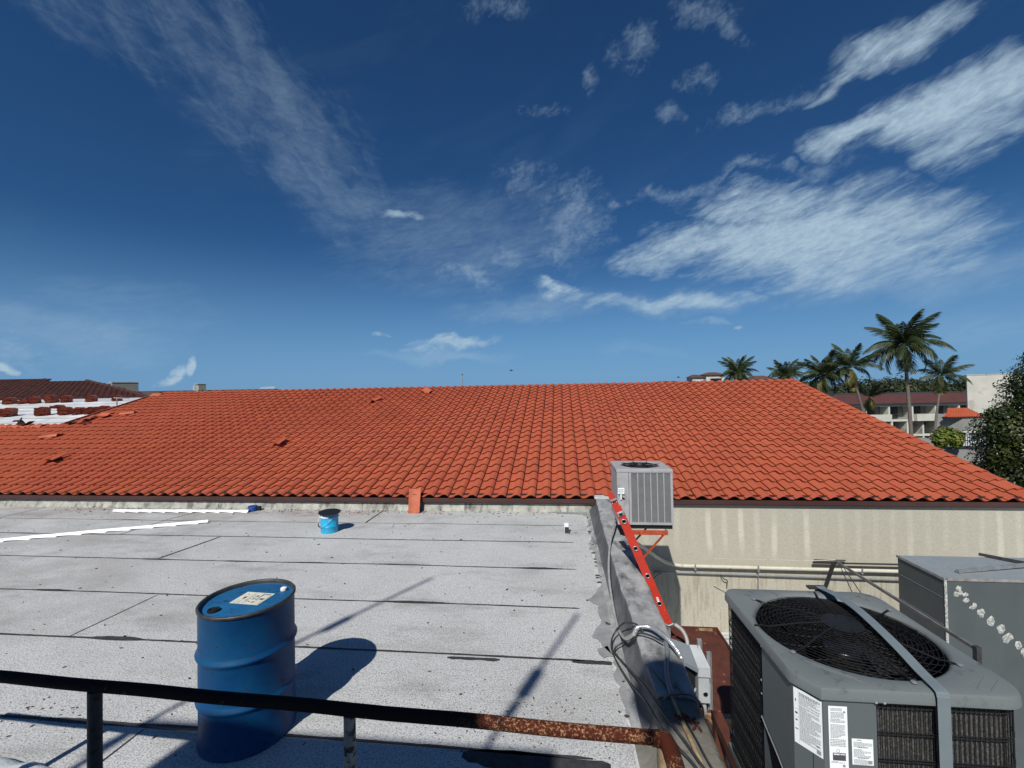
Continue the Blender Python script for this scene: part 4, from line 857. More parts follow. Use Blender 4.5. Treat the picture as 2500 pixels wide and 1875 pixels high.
# fan cavity: black shroud, motor, blades
ca(MB().lathe([(FR - .004, ZT - .02), (FR - .006, ZT - .30), (.001, ZT - .55)], 48, (CX, CY, 0), cap0=False), 'shroud', M_DARK)
bl = []
for k in range(3):
    m = MB(); rows = []
    for j in range(6):
        r_ = .08 + .26 * j / 5; rows.append([(CX + r_ * math.cos(a), CY + r_ * math.sin(a), ZT - .20 + .09 * (t - .5)) for t, a in [(q / 6, R(120 * k + 12 + (64 - 10 * (j / 5)) * q / 6)) for q in range(7)]])
    m.grid(rows); ca(m, 'fan_blade', M_BLACK, smooth='all')
ca(MB().lathe([(.085, ZT - .34), (.088, ZT - .10), (.078, ZT - .085), (.001, ZT - .083)], 32, (CX, CY, 0)), 'fan_motor', mat('motor_steel', (.05, .05, .052), rough=.25, metal=.8), smooth=True)
# wire fan guard: rings, crossing spirals, straight arms, hub plate
G = empty('fan_guard', (0, 0, 0)); G.parent = A; G.matrix_parent_inverse = Matrix.Translation((-2.205, 5.45, -.12))
def gz(r): return ZT + .028 - .040 * (r / FR) ** 2.2
rg = MB()
for k in range(17):
    r_ = .085 + (FR - .012 - .085) * k / 16; rg.tube([(CX + r_ * math.cos(a), CY + r_ * math.sin(a), gz(r_)) for a in [2 * PI * j / 64 for j in range(65)]], .0016, 5, caps=False)
rg.build('guard_rings', M_BLACKW, G)
sp_ = MB()
for k in range(30):
    for sg in (1, -1):
        if sg == -1 and k % 2: continue
        P = []
        for j in range(13):
            t = j / 12; r_ = .08 + (FR - .008 - .08) * t; a = 2 * PI * k / 30 + sg * 1.15 * t
            P.append((CX + r_ * math.cos(a), CY + r_ * math.sin(a), gz(r_) - .005))
        sp_.tube(P, .0015, 4, caps=False)
sp_.build('guard_spirals', M_BLACKW, G)
for k, a in enumerate((136, 214, 318, 274, 30, 78, 180)):
    a = R(a); e_ = FR + .035
    P = [(CX + r_ * math.cos(a), CY + r_ * math.sin(a), z) for r_, z in ((.06, gz(.06) + .004), (.2, gz(.2) + .004), (FR - .03, gz(FR - .03) + .005), (FR + .0, ZT + .006), (e_, ZT + .005))]
    MB().tube(P, .0042, 6).build('guard_arm', M_BLACKW, G)
    if k < 5:
        MB().lathe([(.012, 0), (.012, .003), (.007, .006), (.001, .007)], 12, (P[-1][0], P[-1][1], ZT + .006)).build('guard_screw', M_SCREW, G)
MB().lathe([(.088, gz(0) - .004), (.090, gz(0) + .002), (.02, gz(0) + .005), (.001, gz(0) + .005)], 32, (CX, CY, 0)).build('hub_plate', M_BLACK, G, smooth=True)
# flat steel strap over the top and down the front
SP = [(2.345, -4.975, .80), (2.345, -4.985, 1.035), (2.345, -5.03, 1.060), (2.34, -5.18, 1.088), (2.325, -5.35, 1.105), (2.308, -5.52, 1.104), (2.30, -5.68, 1.085), (2.295, -5.80, 1.062), (2.29, -5.895, 1.052), (2.288, -5.915, 1.035), (2.288, -5.918, .98), (2.292, -5.914, .55), (2.295, -5.912, .1)]
m = MB(); pp = smoothpath(SP, 5); m.grid([[p + Vector((-.023, 0, 0)) for p in pp], [p + Vector((.023, 0, 0)) for p in pp]]); b = len(m.v); m.v += [tuple(Vector(q) + Vector((0, -.0006, .0018))) for q in m.v[:b]]
nn_ = len(pp)
for k in range(nn_ - 1): m.f += [(b + nn_ + k, b + nn_ + k + 1, b + k + 1, b + k), (k, k + 1, b + k + 1, b + k), (nn_ + k + 1, nn_ + k, b + nn_ + k, b + nn_ + k + 1)]
so = m.build('tie_down_strap', M_STRAP, smooth=False, label='blue-grey flat steel strap arching over the large condenser and down its front', cat='strap')
MB().box((2.33, -4.99, 1.052), (.10, .035, .012)).build('strap_buckle', M_BLACKRIM, so)
# screws, warning labels with their print
for (x, y, z) in ((1.792, -5.52, .915 + .07), (1.792, -5.50, 1.0), (1.793, -5.508, .815), (1.793, -5.508, .75), (2.055, -5.906, .995), (2.085, -5.906, .995)):
    nrm = 'X' if x < 1.8 else 'Y'
    o = MB().lathe([(.006, 0), (.005, .002), (.001, .003)], 8).build('screw', M_SCREW); o.parent = A; o.matrix_parent_inverse = Matrix.Translation((-2.205, 5.45, -.12)); o.location = (x, y, z)
    o.rotation_euler = (0, -PI / 2, 0) if nrm == 'X' else (PI / 2, 0, 0)
def sticker(p0, du, w, h, name, rowsfn, label):
    du = Vector(du).normalized(); nrm = du.cross(Vector((0, 0, 1))); p0 = Vector(p0)  # p0 = top left corner
    def q(x, z, off): return p0 + du * x - Vector((0, 0, z)) + nrm * off
    o = MB().add([q(0, 0, .0012), q(w, 0, .0012), q(w, h, .0012), q(0, h, .0012)], [(3, 2, 1, 0)]).build(name, M_STICKER); 
    o.parent = A; o.matrix_parent_inverse = Matrix.Translation((-2.205, 5.45, -.12)); o['label'] = label
    dk, gy = MB(), MB()
    for (x, z, ww, hh, c) in rowsfn:
        (dk if c else gy).add([q(x, z, .0020), q(x + ww, z, .0020), q(x + ww, z + hh, .0020), q(x, z + hh, .0020)], [(3, 2, 1, 0)])
    for mm_, mt_ in ((dk, M_PRINT), (gy, M_PRINTG)):
        if mm_.v: mm_.build('print', mt_, o)
rr = random.Random(21)
def para(x, z, w, h, ls=.0042, c=0, dens=.85):
    out = []; zz_ = z
    while zz_ < z + h:
        xx = x; end = x + w * (1 if rr.random() < .75 else rr.uniform(.4, .9))
        while xx < end:
            ww = rr.uniform(.002, .009); out.append((xx, zz_, min(ww, end - xx), ls * .55, c)); xx += ww + rr.uniform(.0008, .0018)
        zz_ += ls
    return out
R1 = para(.022, .012, .080, .012, .005, 1) + para(.022, .028, .078, .032) + para(.022, .064, .075, .030) + para(.022, .098, .08, .045, .0048) + para(.022, .146, .078, .034) + para(.022, .184, .078, .022) + [(.004, .166, .012, .004, 1), (.085, .19, .012, .004, 1), (.006, .045, .004, .010, 1), (.005, .098, .010, .008, 1), (.006, .128, .008, .006, 1), (.085, .205, .016, .016, 0), (.019, .004, .0006, .216, 0), (.002, .085, .017, .0006, 0), (.002, .118, .017, .0006, 0), (.002, .150, .017, .0006, 0)]
du1 = Vector((1.866 - 1.797, -5.893 + 5.80, 0)); 
sticker((1.799, -5.803, .978), du1, .108, .228, 'warning_label', R1, 'tall dense-print warning label on the corner panel')
R2 = para(.008, .008, .042, .012) + para(.008, .024, .05, .022, .005) + para(.006, .05, .056, .016, .0055) + para(.006, .072, .054, .055, .005) + para(.004, .13, .058, .03, .006) + [(.012, .183, .048, .030, 1), (.055, .018, .008, .008, 0), (.048, .228, .010, .010, 0)] + para(.006, .216, .05, .008)
R2 += [(.031 + .006 * math.cos(a), .174 + .006 * math.sin(a), .002, .002, 1) for a in [k * PI / 5 for k in range(10)]]
sticker((1.884, -5.893, .965), (1, 0, 0), .070, .262, 'rating_label', R2, 'narrow white rating label with a black block near its foot')
wk = MB(); 
for k in range(4): wk.bb((1.899 + .0055 * k, -5.8962, .7745), (1.9035 + .0055 * k, -5.8957, .7795))
wk.bb((1.923, -5.8962, .7755), (1.941, -5.8957, .7785)); ca(wk, 'label_lettering', M_STICKER)
R3 = para(.018, .004, .04, .004, .005, 1) + para(.006, .012, .068, .018) + para(.02, .032, .04, .004, .005, 1) + para(.006, .040, .062, .030) + para(.02, .073, .04, .004, .005, 1) + para(.006, .080, .052, .018) + [(.058, .083, .015, .014, 0)]
sticker((1.968, -5.893, .842), (1, 0, 0), .078, .102, 'caution_label', R3, 'small squarish grey-print label below the others')
# sprung lower corner panel: black wedge of open gap with the bent sheet edge
Wa = [(1.7935, -5.505, .640), (1.7935, -5.56, .615), (1.7935, -5.64, .585), (1.7935, -5.72, .55), (1.7935, -5.80, .52), (1.86, -5.9, .49)]
Wb = [(1.7935, -5.505, .634), (1.7935, -5.535, .595), (1.7935, -5.57, .54), (1.7935, -5.60, .47), (1.7935, -5.63, .40), (1.7935, -5.66, .30)]
m = MB().grid([Wb, Wa]); ca(m, 'open_gap', M_DARK)
ca(MB().tube(smoothpath([(p[0] - .003, p[1], p[2]) for p in Wa], 4), .0035, 5), 'bent_edge', M_ACGREY)
# steel frame that carries it
fr_ = MB(); 
for u in (1.83, 2.56): fr_.bb((u - .03, -6.6, .04), (u + .03, -4.7, .098))
for u, v in ((1.83, -4.75), (2.56, -4.75), (1.83, -6.5), (2.56, -6.5)): fr_.bb((u - .03, v - .03, -2.1), (u + .03, v + .03, .038))
SF = fr_.build('steel_stand', M_RUST, label='rusty steel stand under the large grey condenser', cat='stand')
# --- rusted platform
PL = empty('rusted_platform', (2.1, -3.4, -.40), 'rusted steel tray platform between the parapet and the large condenser', 'platform')
def cpl(m, name, mt, **k):
    o = m.build(name, mt, **k); o.parent = PL; o.matrix_parent_inverse = Matrix.Translation((-2.1, 3.4, .40)); return o
m = MB(); rows = []
for i in range(27): rows.append([(1.76 + .74 * j / 20, -4.02 + 1.30 * i / 26, -.40 + .010 * noise.noise(Vector((i * .3, j * .3, 3)))) for j in range(21)])
m.grid(rows); cpl(m, 'tray', M_RUST, smooth='all')
cpl(MB().bb((1.75, -2.735, -.46), (2.50, -2.715, -.368)), 'back_flange', M_RUST)
cpl(MB().bb((2.30, -2.740, -.405), (2.44, -2.7355, -.372)), 'pale_flange_patch', M_RUSTPALE)
cpl(MB().bb((2.485, -4.02, -.47), (2.50, -2.74, -.372)), 'side_flange', M_RUST)
cpl(MB().bb((1.76, -4.085, -.47), (2.62, -4.025, -.388)), 'front_rail', M_RUSTPALE)
for (a, b) in (((2.46, -4.05, -.48), (2.46, -4.05, -2.09)), ((2.46, -2.8, -.48), (2.46, -2.8, -2.09)), ((1.9, -4.0, -.48), (2.45, -3.95, -1.3)), ((2.10, -4.35, -.55), (2.44, -4.1, -1.5)), ((1.76, -4.6, -.5), (2.5, -4.15, -.75))):
    cpl(MB().bar(a, b, .045), 'brace', M_RUST)
# --- small condenser on its bracket
Q = empty('condenser_unit', (1.91, -1.545, .49), 'small pale condenser with vertical louvre columns, perched at the end of the parapet', 'air conditioner')
def cq(m, name, mt, **k):
    o = m.build(name, mt, **k); o.parent = Q; return o
hw, hd, H_ = .352, .356, .715
cq(MB().bb((-hw, -hd + .03, 0), (-hw + .012, hd, H_ - .03)).bb((-hw, hd - .012, 0), (hw, hd, H_ - .03)).bb((hw - .012, -hd + .03, 0), (hw, hd, H_ - .03)).bb((-hw, -hd + .03, 0), (hw, hd - .02, .012)), 'casing', M_ACSIL, bevel=.004)
cq(MB().bb((-hw, -hd, .0), (-hw + .148, -hd + .03, H_ - .032)), 'service_panel', M_ACSIL, bevel=.004)
cq(MB().bb((-hw + .151, -hd, .0), (-hw + .182, -hd + .03, H_ - .032)).bb((hw - .03, -hd, 0), (hw, -hd + .03, H_ - .032)).bb((-hw + .182, -hd, 0), (hw - .03, -hd + .03, .03)).bb((-hw + .182, -hd, H_ - .05), (hw - .03, -hd + .03, H_ - .032)), 'front_frame', M_ACSIL, bevel=.003)
lx0, lx1 = -hw + .182, hw - .03
for k in range(1, 6): x = lx0 + (lx1 - lx0) * k / 6; cq(MB().bb((x - .006, -hd + .001, .03), (x + .006, -hd + .012, H_ - .05)), 'louvre_rib', M_ACSIL)
lv = MB(); z = .036
while z < H_ - .055: lv.box(((lx0 + lx1) / 2, -hd + .012, z), (lx1 - lx0, .012, .0032), Matrix.Rotation(R(-38), 3, 'X')); z += .0118
cq(lv, 'louvre_slats', M_ACLOUV)['kind'] = 'stuff'
cq(MB().bb((lx0, -hd + .024, .03), (lx1, -hd + .03, H_ - .05)), 'louvre_back', M_FINS)
# top cover with fan opening
FR2 = .245; sq = []
for k in range(96):
    a = 2 * PI * k / 96; c_, s_ = math.cos(a), math.sin(a); r_ = min((hw + .006) / max(1e-6, abs(c_)), (hd + .006) / max(1e-6, abs(s_))); sq.append((r_ * c_, r_ * s_))
cr_ = [(FR2 * math.cos(2 * PI * k / 96), FR2 * math.sin(2 * PI * k / 96)) for k in range(96)]
Ls = [[(p[0], p[1], H_ - .034) for p in sq], [(p[0], p[1], H_ - .006) for p in sq], [(p[0] * .985, p[1] * .985, H_) for p in sq], [(p[0] * 1.04, p[1] * 1.04, H_ + .002) for p in cr_], [(p[0], p[1], H_ - .008) for p in cr_], [(p[0], p[1], H_ - .06) for p in cr_]]
for L_ in Ls: L_.append(L_[0])
cq(MB().grid(Ls), 'top_cover', M_ACSIL, smooth=True)
g2 = MB()
for k in range(16): r_ = .04 + .2 * k / 15; g2.tube([(r_ * math.cos(a), r_ * math.sin(a), H_ + .012 - .015 * (r_ / FR2) ** 2) for a in [2 * PI * j / 40 for j in range(41)]], .0022, 4, caps=False)
for k in range(8): a = R(45 * k + 12); g2.tube([(.03 * math.cos(a), .03 * math.sin(a), H_ + .013), (.275 * math.cos(a), .275 * math.sin(a), H_ + .004)], .004, 5)
cq(g2, 'fan_guard', M_BLACKW)
cq(MB().lathe([(FR2, H_ - .05), (FR2 - .01, H_ - .2), (.001, H_ - .2)], 40, cap0=False), 'shroud', M_DARK)
cq(MB().lathe([(.06, H_ - .17), (.06, H_ - .06), (.001, H_ - .05)], 20), 'fan_motor', mat('rusty_motor', (.16, .07, .02), rough=.7), smooth=True)
for k in range(4):
    m = MB(); m.grid([[(r_ * math.cos(a), r_ * math.sin(a), H_ - .11 + .04 * (t - .5)) for t, a in [(q / 4, R(90 * k + 50 * q / 4)) for q in range(5)]] for r_ in (.06, .15, .225)]); cq(m, 'fan_blade', mat('blade_grey', (.13, .12, .11), rough=.5) if k == 0 else bpy.data.materials['blade_grey'])
lb_ = cq(MB().bb((-.345, -hd - .022, .40), (-.262, -hd - .001, .475)), 'isolator_box', M_STICKER, bevel=.004)
pm_ = MB(); rr = random.Random(6)
for (x, z, w, h) in ((-.335, .458, .008, .008), (-.318, .458, .045, .005), (-.338, .438, .018, .007), (-.315, .440, .04, .004), (-.338, .43, .03, .003), (-.30, .43, .03, .003), (-.335, .413, .05, .004)): pm_.bb((x, -hd - .0235, z), (x + w, -hd - .0222, z + h))
pm_.build('print', M_PRINT, lb_)
cq(MB().tube([(-.305, -hd - .012, .40), (-.306, -hd - .014, .33)], .010, 8), 'isolator_conduit', M_WHITE)
cq(MB().box((-.285, -hd - .004, .345), (.05, .01, .02), Matrix.Rotation(R(30), 3, 'Y')), 'clip', M_BLACK)
# bracket
BK = empty('wall_bracket', (1.9, -1.6, .40), 'orange painted steel bracket under the small condenser', 'bracket')
def cbk(m, name, mt, **k):
    o = m.build(name, mt, **k); o.parent = BK; o.matrix_parent_inverse = Matrix.Translation((-1.9, 1.6, -.40)); return o
cbk(MB().bb((1.60, -1.875, .435), (2.25, -1.20, .485)), 'dark_pan', M_BLACK)
for v in (-1.88, -1.24):
    cbk(MB().bb((1.64, v - .028, .365), (2.185, v + .0, .372)).bb((1.64, v - .028, .3725), (2.185, v - .022, .425)), 'arm', M_ORANGE)
    cbk(MB().bar((2.135, v - .014, .368), (1.70, v - .014, -.12), .012, .045, (0, 1, 0)), 'diagonal_brace', M_ORANGE)
cbk(MB().bb((2.16, -1.90, .368), (2.17, -1.86, .43)), 'end_tab', M_ORANGE)
cbk(MB().bb((1.72, -1.94, -.20), (1.735, -1.20, -.10)), 'wall_rail', M_ORANGE)
# --- ladder
LD = empty('ladder', (1.9, -3.0, -.35), 'red fibreglass ladder leaning on the outer edge of the parapet', 'ladder')
def cl_(m, name, mt, **k):
    o = m.build(name, mt, **k); o.parent = LD; o.matrix_parent_inverse = Matrix.Translation((-1.9, 3.0, .35)); return o
Lt, Lb = Vector((1.392, -3.05, 1.085)), Vector((1.905, -3.05, -.185)); ax = (Lt - Lb).normalized(); sidev = Vector((ax.z, 0, -ax.x))  # across the rail's width
Lk = Lt + (Lb - Lt) * .12
def rail(y, first=True):
    base0 = Lk - ax * 0; off = Vector((0, y + 3.05, 0))
    m = MB(); w = .086
    def slab(p, q, w, y0, y1):
        P = [p - sidev * w / 2, p + sidev * w / 2, q + sidev * w / 2, q - sidev * w / 2]
        m.add([v + Vector((0, y0, 0)) + off for v in P] + [v + Vector((0, y1, 0)) + off for v in P], [(0, 1, 2, 3), (7, 6, 5, 4), (0, 4, 5, 1), (1, 5, 6, 2), (2, 6, 7, 3), (3, 7, 4, 0)])
    slab(Lb, Lk, w, 0, .004); slab(Lb + sidev * (w / 2 - .003), Lk + sidev * (w / 2 - .003), .006, .0045, .03); slab(Lb - sidev * (w / 2 - .003), Lk - sidev * (w / 2 - .003), .006, .0045, .03)
    cl_(m, 'side_rail', M_LADDER)
    m = MB(); 
    slab2 = [(Lk + ax * .0 - sidev * .03)]
    P = [Lk - ax * .03 + sidev * -.046, Lk - ax * .03 + sidev * .024, Lt + sidev * .024, Lt + sidev * -.046]
    m.add([v + Vector((0, .008, 0)) + off for v in P] + [v + Vector((0, .014, 0)) + off for v in P], [(0, 1, 2, 3), (7, 6, 5, 4), (0, 4, 5, 1), (1, 5, 6, 2), (2, 6, 7, 3), (3, 7, 4, 0)])
    cl_(m, 'fly_rail', M_LADDER)
rail(-3.05); rail(-2.72)
hz = [Vector((1.468, 0, .86)), Vector((1.591, 0, .586)), Vector((1.714, 0, .309)), Vector((1.833, 0, .031))]
c0 = Lb.lerp(Lt, 0)
for k, h in enumerate(hz):
    t = (Vector((h.x, -3.05, h.z)) - Lb).dot(ax); p = Lb + ax * t
    rg_ = MB()
    for (r1, y1_) in ((.026, -.006),):
        ringo = [(p.x + r1 * math.cos(a) * .95, p.y - .0045, p.z + r1 * math.sin(a) * .82) for a in [2 * PI * j / 20 for j in range(21)]]; rg_.tube(ringo, .0045, 6, caps=False)
    cl_(rg_, 'rung_collar', M_ALU, smooth='all')
    cl_(MB().tube([(p.x, p.y - .003, p.z), (p.x, p.y + .002, p.z)], .022, 16), 'rung_hole', M_DARK)
    cl_(MB().tube([(p.x, p.y + .006, p.z), (p.x, p.y + .32, p.z)], .018, 12), 'rung', M_ALU, smooth=True)
cl_(MB().box(Lk + Vector((0, -.004, 0)) + ax * .012, (.072, .012, .05), Matrix((sidev, Vector((0, 1, 0)), ax)).transposed()).box(Lk + Vector((.0, -.011, 0)) + ax * .012, (.05, .004, .032), Matrix((sidev, Vector((0, 1, 0)), ax)).transposed()), 'bracket', M_ALU, bevel=.003)
cl_(MB().box(Lk + Vector((0, -.0145, 0)) + ax * .010, (.034, .004, .026), Matrix((sidev, Vector((0, 1, 0)), ax)).transposed()), 'bracket_slot', M_BLACK)
cl_(MB().box(Lt + ax * .008 - sidev * .010, (.074, .03, .02), Matrix((sidev, Vector((0, 1, 0)), ax)).transposed()), 'end_cap', M_GALV, bevel=.004)
for dx in (-.035, .01): cl_(MB().tube([Lt - ax * .022 + sidev * dx + Vector((0, .007, 0)), Lt - ax * .022 + sidev * dx + Vector((0, .0005, 0))], .004, 8), 'rivet', M_STICKER)
p = Lb + ax * .25; mo = Matrix((sidev, Vector((0, 1, 0)), ax)).transposed() @ Matrix.Rotation(R(4), 3, 'Y')
sk = cl_(MB().box(p + Vector((0, -.0015, 0)) + sidev * .0, (.020, .0015, .088), mo), 'sticker', M_STICKER)
ps = MB()
for k in range(9): ps.box(p + Vector((0, -.0027, 0)) + ax * (-.036 + .009 * k), (.009, .0006, .0055 if k % 3 else .003), mo)
ps.build('sticker_print', mat('red_print', (.45, .03, .02)), sk)
cl_(MB().tube(smoothpath([Lb + Vector((-.045, 0, .01)), Lb + Vector((.0, -.005, -.012)), Lb + Vector((.055, -.005, .012))], 5), .010, 8), 'foot_edge', M_GALV, smooth='all')
for y in (-3.048, -2.72): cl_(MB().box(Lb + Vector((.01, y + 3.05 + .012, -.02)), (.085, .03, .03), Matrix((sidev, Vector((0, 1, 0)), ax)).transposed()).bb((1.90, y + .002, -.398), (1.93, y + .02, -.215)), 'foot', M_GALV, bevel=.004)
# curved grey conduit below the ladder foot
MB().tube(smoothpath([(1.96, -3.10, -.16), (2.02, -3.16, -.19), (2.045, -3.22, -.26), (2.02, -3.28, -.34), (1.95, -3.42, -.39)], 6), .019, 10).build('elbow_conduit', M_HOSE, smooth='all', label='curved grey elbow conduit at the ladder foot above the rusted platform', cat='conduit')
# --- grey duct box and splats
DB = empty('duct_box', (6.2, -2.08, -2.1), 'big grey sheet metal duct box dotted with white sealant dabs, right of the condenser', 'duct')
def cdb(m, name, mt, **k):
    o = m.build(name, mt, **k); o.parent = DB; o.matrix_parent_inverse = Matrix.Translation((-6.2, 2.08, 2.1)); return o
dx0, dx1, dy0, dy1, dz = 5.00, 7.6, -2.42, -1.74, .10
cdb(MB().bb((dx0, dy0, -2.1), (dx1, dy1, dz)), 'casing', M_DUCT)
cdb(MB().bb((dx0 - .002, dy0 - .002, dz + .001), (dx1, dy1 + .002, dz + .006)), 'top_sheet', M_DUCTTOP)
for z in (-.12, -.42): cdb(MB().bb((dx0 - .0035, dy0 + .03, z), (dx0 - .0005, dy1 - .03, z + .004)), 'panel_seam', M_DUCTTOP)
cdb(MB().bb((dx0 - .007, dy0 - .006, -2.0), (dx0 + .02, dy0 + .004, dz - .012)), 'corner_sealant', M_CAULK, bevel=.003)
cdb(MB().bb((dx0 - .012, dy0 - .01, dz - .018), (dx0 - .001, dy1 + .01, dz + .010)), 'edge_angle', M_GALV); cdb(MB().bb((dx0 + .021, dy0 - .010, dz - .018), (dx1, dy0 - .001, dz + .012)), 'edge_angle', mat('sealed_edge', (.27, .27, .26), rough=.7, col2=(.16, .12, .10), nscale=16, bump=.004, bscale=40))
rr = random.Random(8)
for (u, z, s_, el_) in ((5.135, -.002, .030, 1), (5.11, -.065, .03, .9), (5.150, -.050, .028, 1), (5.20, -.068, .032, .8), (5.205, -.128, .036, .8), (5.262, -.205, .028, .7), (5.288, -.180, .024, 1.3), (5.35, -.26, .038, 1.3), (5.44, -.35, .040, 1.3), (5.45, -.315, .025, 1.1), (5.540, -.425, .042, 1.2), (5.61, -.505, .048, .9), (5.585, -.53, .04, 1.2), (5.70, -.59, .032, 1.4), (5.76, -.67, .035, 1.3), (5.84, -.76, .04, 1)):
    m = MB(); P = []
    for k in range(16): a = 2 * PI * k / 16; r_ = s_ * (1 + .45 * noise.noise(Vector((math.cos(a) * 2, math.sin(a) * 2, u * 9))) + .25 * noise.noise(Vector((math.cos(a) * 5, math.sin(a) * 5, u * 19)))); P.append((u + r_ * math.cos(a), dy0 - .002, z + r_ * el_ * math.sin(a)))
    P2 = [(u + (p[0] - u) * .6, dy0 - .005, z + (p[2] - z) * .6) for p in P]; P3 = [(u + (p[0] - u) * .2, dy0 - .004, z + (p[2] - z) * .2) for p in P]
    for L_ in (P, P2, P3): L_.append(L_[0])
    m.grid([P, P2, P3]); m.f.append(tuple(range(34, 50))); cdb(m, 'sealant_dab', M_CAULK, smooth='all')
DBb = MB().bar((5.25, -2.27, .130), (6.35, -2.02, .145), .035, .035).build('angle_iron', M_GALV, label='loose pale angle bar lying slanted on the duct box top', cat='metal bar')
MB().bar((5.95, -1.70, .128), (6.6, -2.40, .128), .028, .03).build('angle_iron', M_BLACKRIM, label='dark bar crossing the duct box top toward its right corner', cat='metal bar')
# long diagonal strut with short end post, wall strut, hanging wires
DS = empty('diagonal_strut', (4.16, -3.79, -2.1), 'long thin metal strut slanting up from the wall pipes to above the condenser', 'strut')
def cds(m, name, mt, **k):
    o = m.build(name, mt, **k); o.parent = DS; o.matrix_parent_inverse = Matrix.Translation((-4.16, 3.79, 2.1)); return o
cds(MB().bar((4.504, -1.334, -.13), (4.157, -3.79, .088), .024, .026), 'bar', mat('strut_dull', (.13, .125, .12), rough=.5, metal=.2, col2=(.22, .21, .2), nscale=9))
cds(MB().bb((4.14, -3.82, -2.1), (4.175, -3.78, .11)), 'end_post', M_BLACKRIM)
cds(MB().bar((4.49, -1.32, -.15), (4.30, -.6, -2.1), .035), 'leg', M_BLACKRIM)
cds(MB().tube(smoothpath([(4.50, -1.34, -.11), (4.2, -1.1, -.22), (3.7, -.6, -.40), (3.3, -.2, -.55)], 5), .006, 6), 'pale_wire', M_PVC)
for (a, b) in (((4.53, -1.35, -.14), (4.66, -1.5, -.62)), ((4.55, -1.35, -.14), (4.78, -1.5, -.60))): cds(MB().tube([a, b], .006, 6), 'hanging_wire', M_CABLE)
US = MB().bb((5.12, .40, -.815), (7.3, .42, -.79)).bb((5.12, .38, -.789), (5.62, .40, -.765)).bb((5.12, .36, -.745), (5.62, .38, -.73)).build('wall_strut', mat('strut_black', (.04, .04, .038), rough=.6), label='dark strut channel fixed above the cream pipe on the stucco wall', cat='strut')
# --- wall pipes
WP = empty('wall_pipe', (5, .42, -.92), 'cream plastic pipe running along the stucco wall, bending up to the small condenser', 'pipe')
pts = smoothpath([(1.86, -.5, -.10), (2.02, -.28, -.27), (2.26, 0, -.50), (2.52, .30, -.75), (2.73, .41, -.875), (2.96, .43, -.915), (3.4, .43, -.918), (8.4, .43, -.935)], 5)
o = MB().tube(pts, .030, 12).build('pipe', M_PVC, WP, smooth='all'); o.matrix_parent_inverse = Matrix.Translation((-5, -.42, .92))
for u in (3.16, 4.22, 5.9):
    o = MB().bb((u - .02, .385, -.965), (u + .02, .499, -.955)).tube([(u, .39, -.99), (u, .38, -.86)], .006, 6).bb((u - .014, .394, -.95), (u + .014, .3985, -.885)).build('pipe_clip', M_GALV, WP); o.matrix_parent_inverse = Matrix.Translation((-5, -.42, .92))
o = MB().tube([(4.22, .41, -.88), (4.225, .43, -1.3), (4.22, .44, -1.9)], .005, 6).build('tie_wire', M_GALV, WP); o.matrix_parent_inverse = Matrix.Translation((-5, -.42, .92))
MB().tube(smoothpath([(2.2, .3, -1.42), (2.36, .40, -1.26), (2.51, .43, -1.10), (2.66, .44, -1.045), (2.95, .445, -1.04), (8.4, .445, -1.10)], 5), .014, 8).build('wall_conduit', M_GALV, smooth='all', label='thin grey metal conduit running just under the cream wall pipe', cat='conduit')
MB().tube(smoothpath([(3.60, .44, -1.05), (3.64, .42, -1.12), (3.70, .42, -1.15), (3.69, .42, -1.24)], 4), .009, 6).build('wire_scrap', M_CABLE, smooth='all', label='short frayed black wire hanging from the thin wall conduit', cat='wire')
# --- disconnect box on strut channels beside the parapet
EB = empty('disconnect_switch', (1.98, -4.0, -.4), 'grey electrical disconnect box with its cover flipped out, beyond the parapet edge', 'electrical box')
def ce(m, name, mt, **k):
    o = m.build(name, mt, **k); o.parent = EB; o.matrix_parent_inverse = Matrix.Translation((-1.98, 4.0, .4)); return o
bx0, bx1 = 1.905, 1.992
ce(MB().bb((bx0, -4.06, -.29), (bx1, -4.045, -.03)).bb((bx0, -4.044, -.29), (bx0 + .004, -3.90, -.03)).bb((bx1 - .004, -4.044, -.29), (bx1, -3.90, -.03)).bb((bx0, -4.044, -.294), (bx1, -3.90, -.29)), 'case', M_BOX, bevel=.003)
m = MB(); m.add([(bx0 - .005, -4.075, -.075), (bx1 + .004, -4.075, -.075), (bx1 + .004, -4.07, .0), (bx0 - .005, -4.07, .0), (bx0 - .03, -3.93, .10), (bx1 - .035, -3.93, .10)], [(0, 1, 2, 3), (3, 2, 5, 4)])
m.add([(bx1 + .004, -4.075, -.075), (bx1 + .008, -3.93, .0), (bx1 - .035, -3.93, .10), (bx1 + .004, -4.07, .0)], [(0, 1, 2, 3)]); ce(m, 'hood', M_BOX)
m = MB(); Pc = [(1.695, -4.02, .085), (1.905, -4.07, -.005), (1.88, -3.93, .095), (1.682, -3.90, .150)]
m.add(Pc + [(p[0], p[1] - .004, p[2] - .012) for p in Pc], [(0, 1, 2, 3), (7, 6, 5, 4), (0, 4, 5, 1), (1, 5, 6, 2), (2, 6, 7, 3), (3, 7, 4, 0)]); m.add([(1.695, -4.025, .073), (1.905, -4.074, -.015), (1.903, -4.074, -.045), (1.70, -4.026, .045)], [(3, 2, 1, 0)])
ce(m, 'flipped_cover', M_BOXD)
ce(MB().tube([(1.957, -4.0615, -.215), (1.957, -4.068, -.215)], .017, 14), 'knockout', M_DARK); ce(MB().tube([(1.957 + .017 * math.cos(a), -4.064, -.215 + .017 * math.sin(a)) for a in [2 * PI * j / 16 for j in range(17)]], .0028, 5, caps=False), 'knockout_ring', M_ALU)
ce(MB().bb((1.84, -3.99, -.22), (1.90, -3.90, -.05)), 'inner_block', M_BLACK)
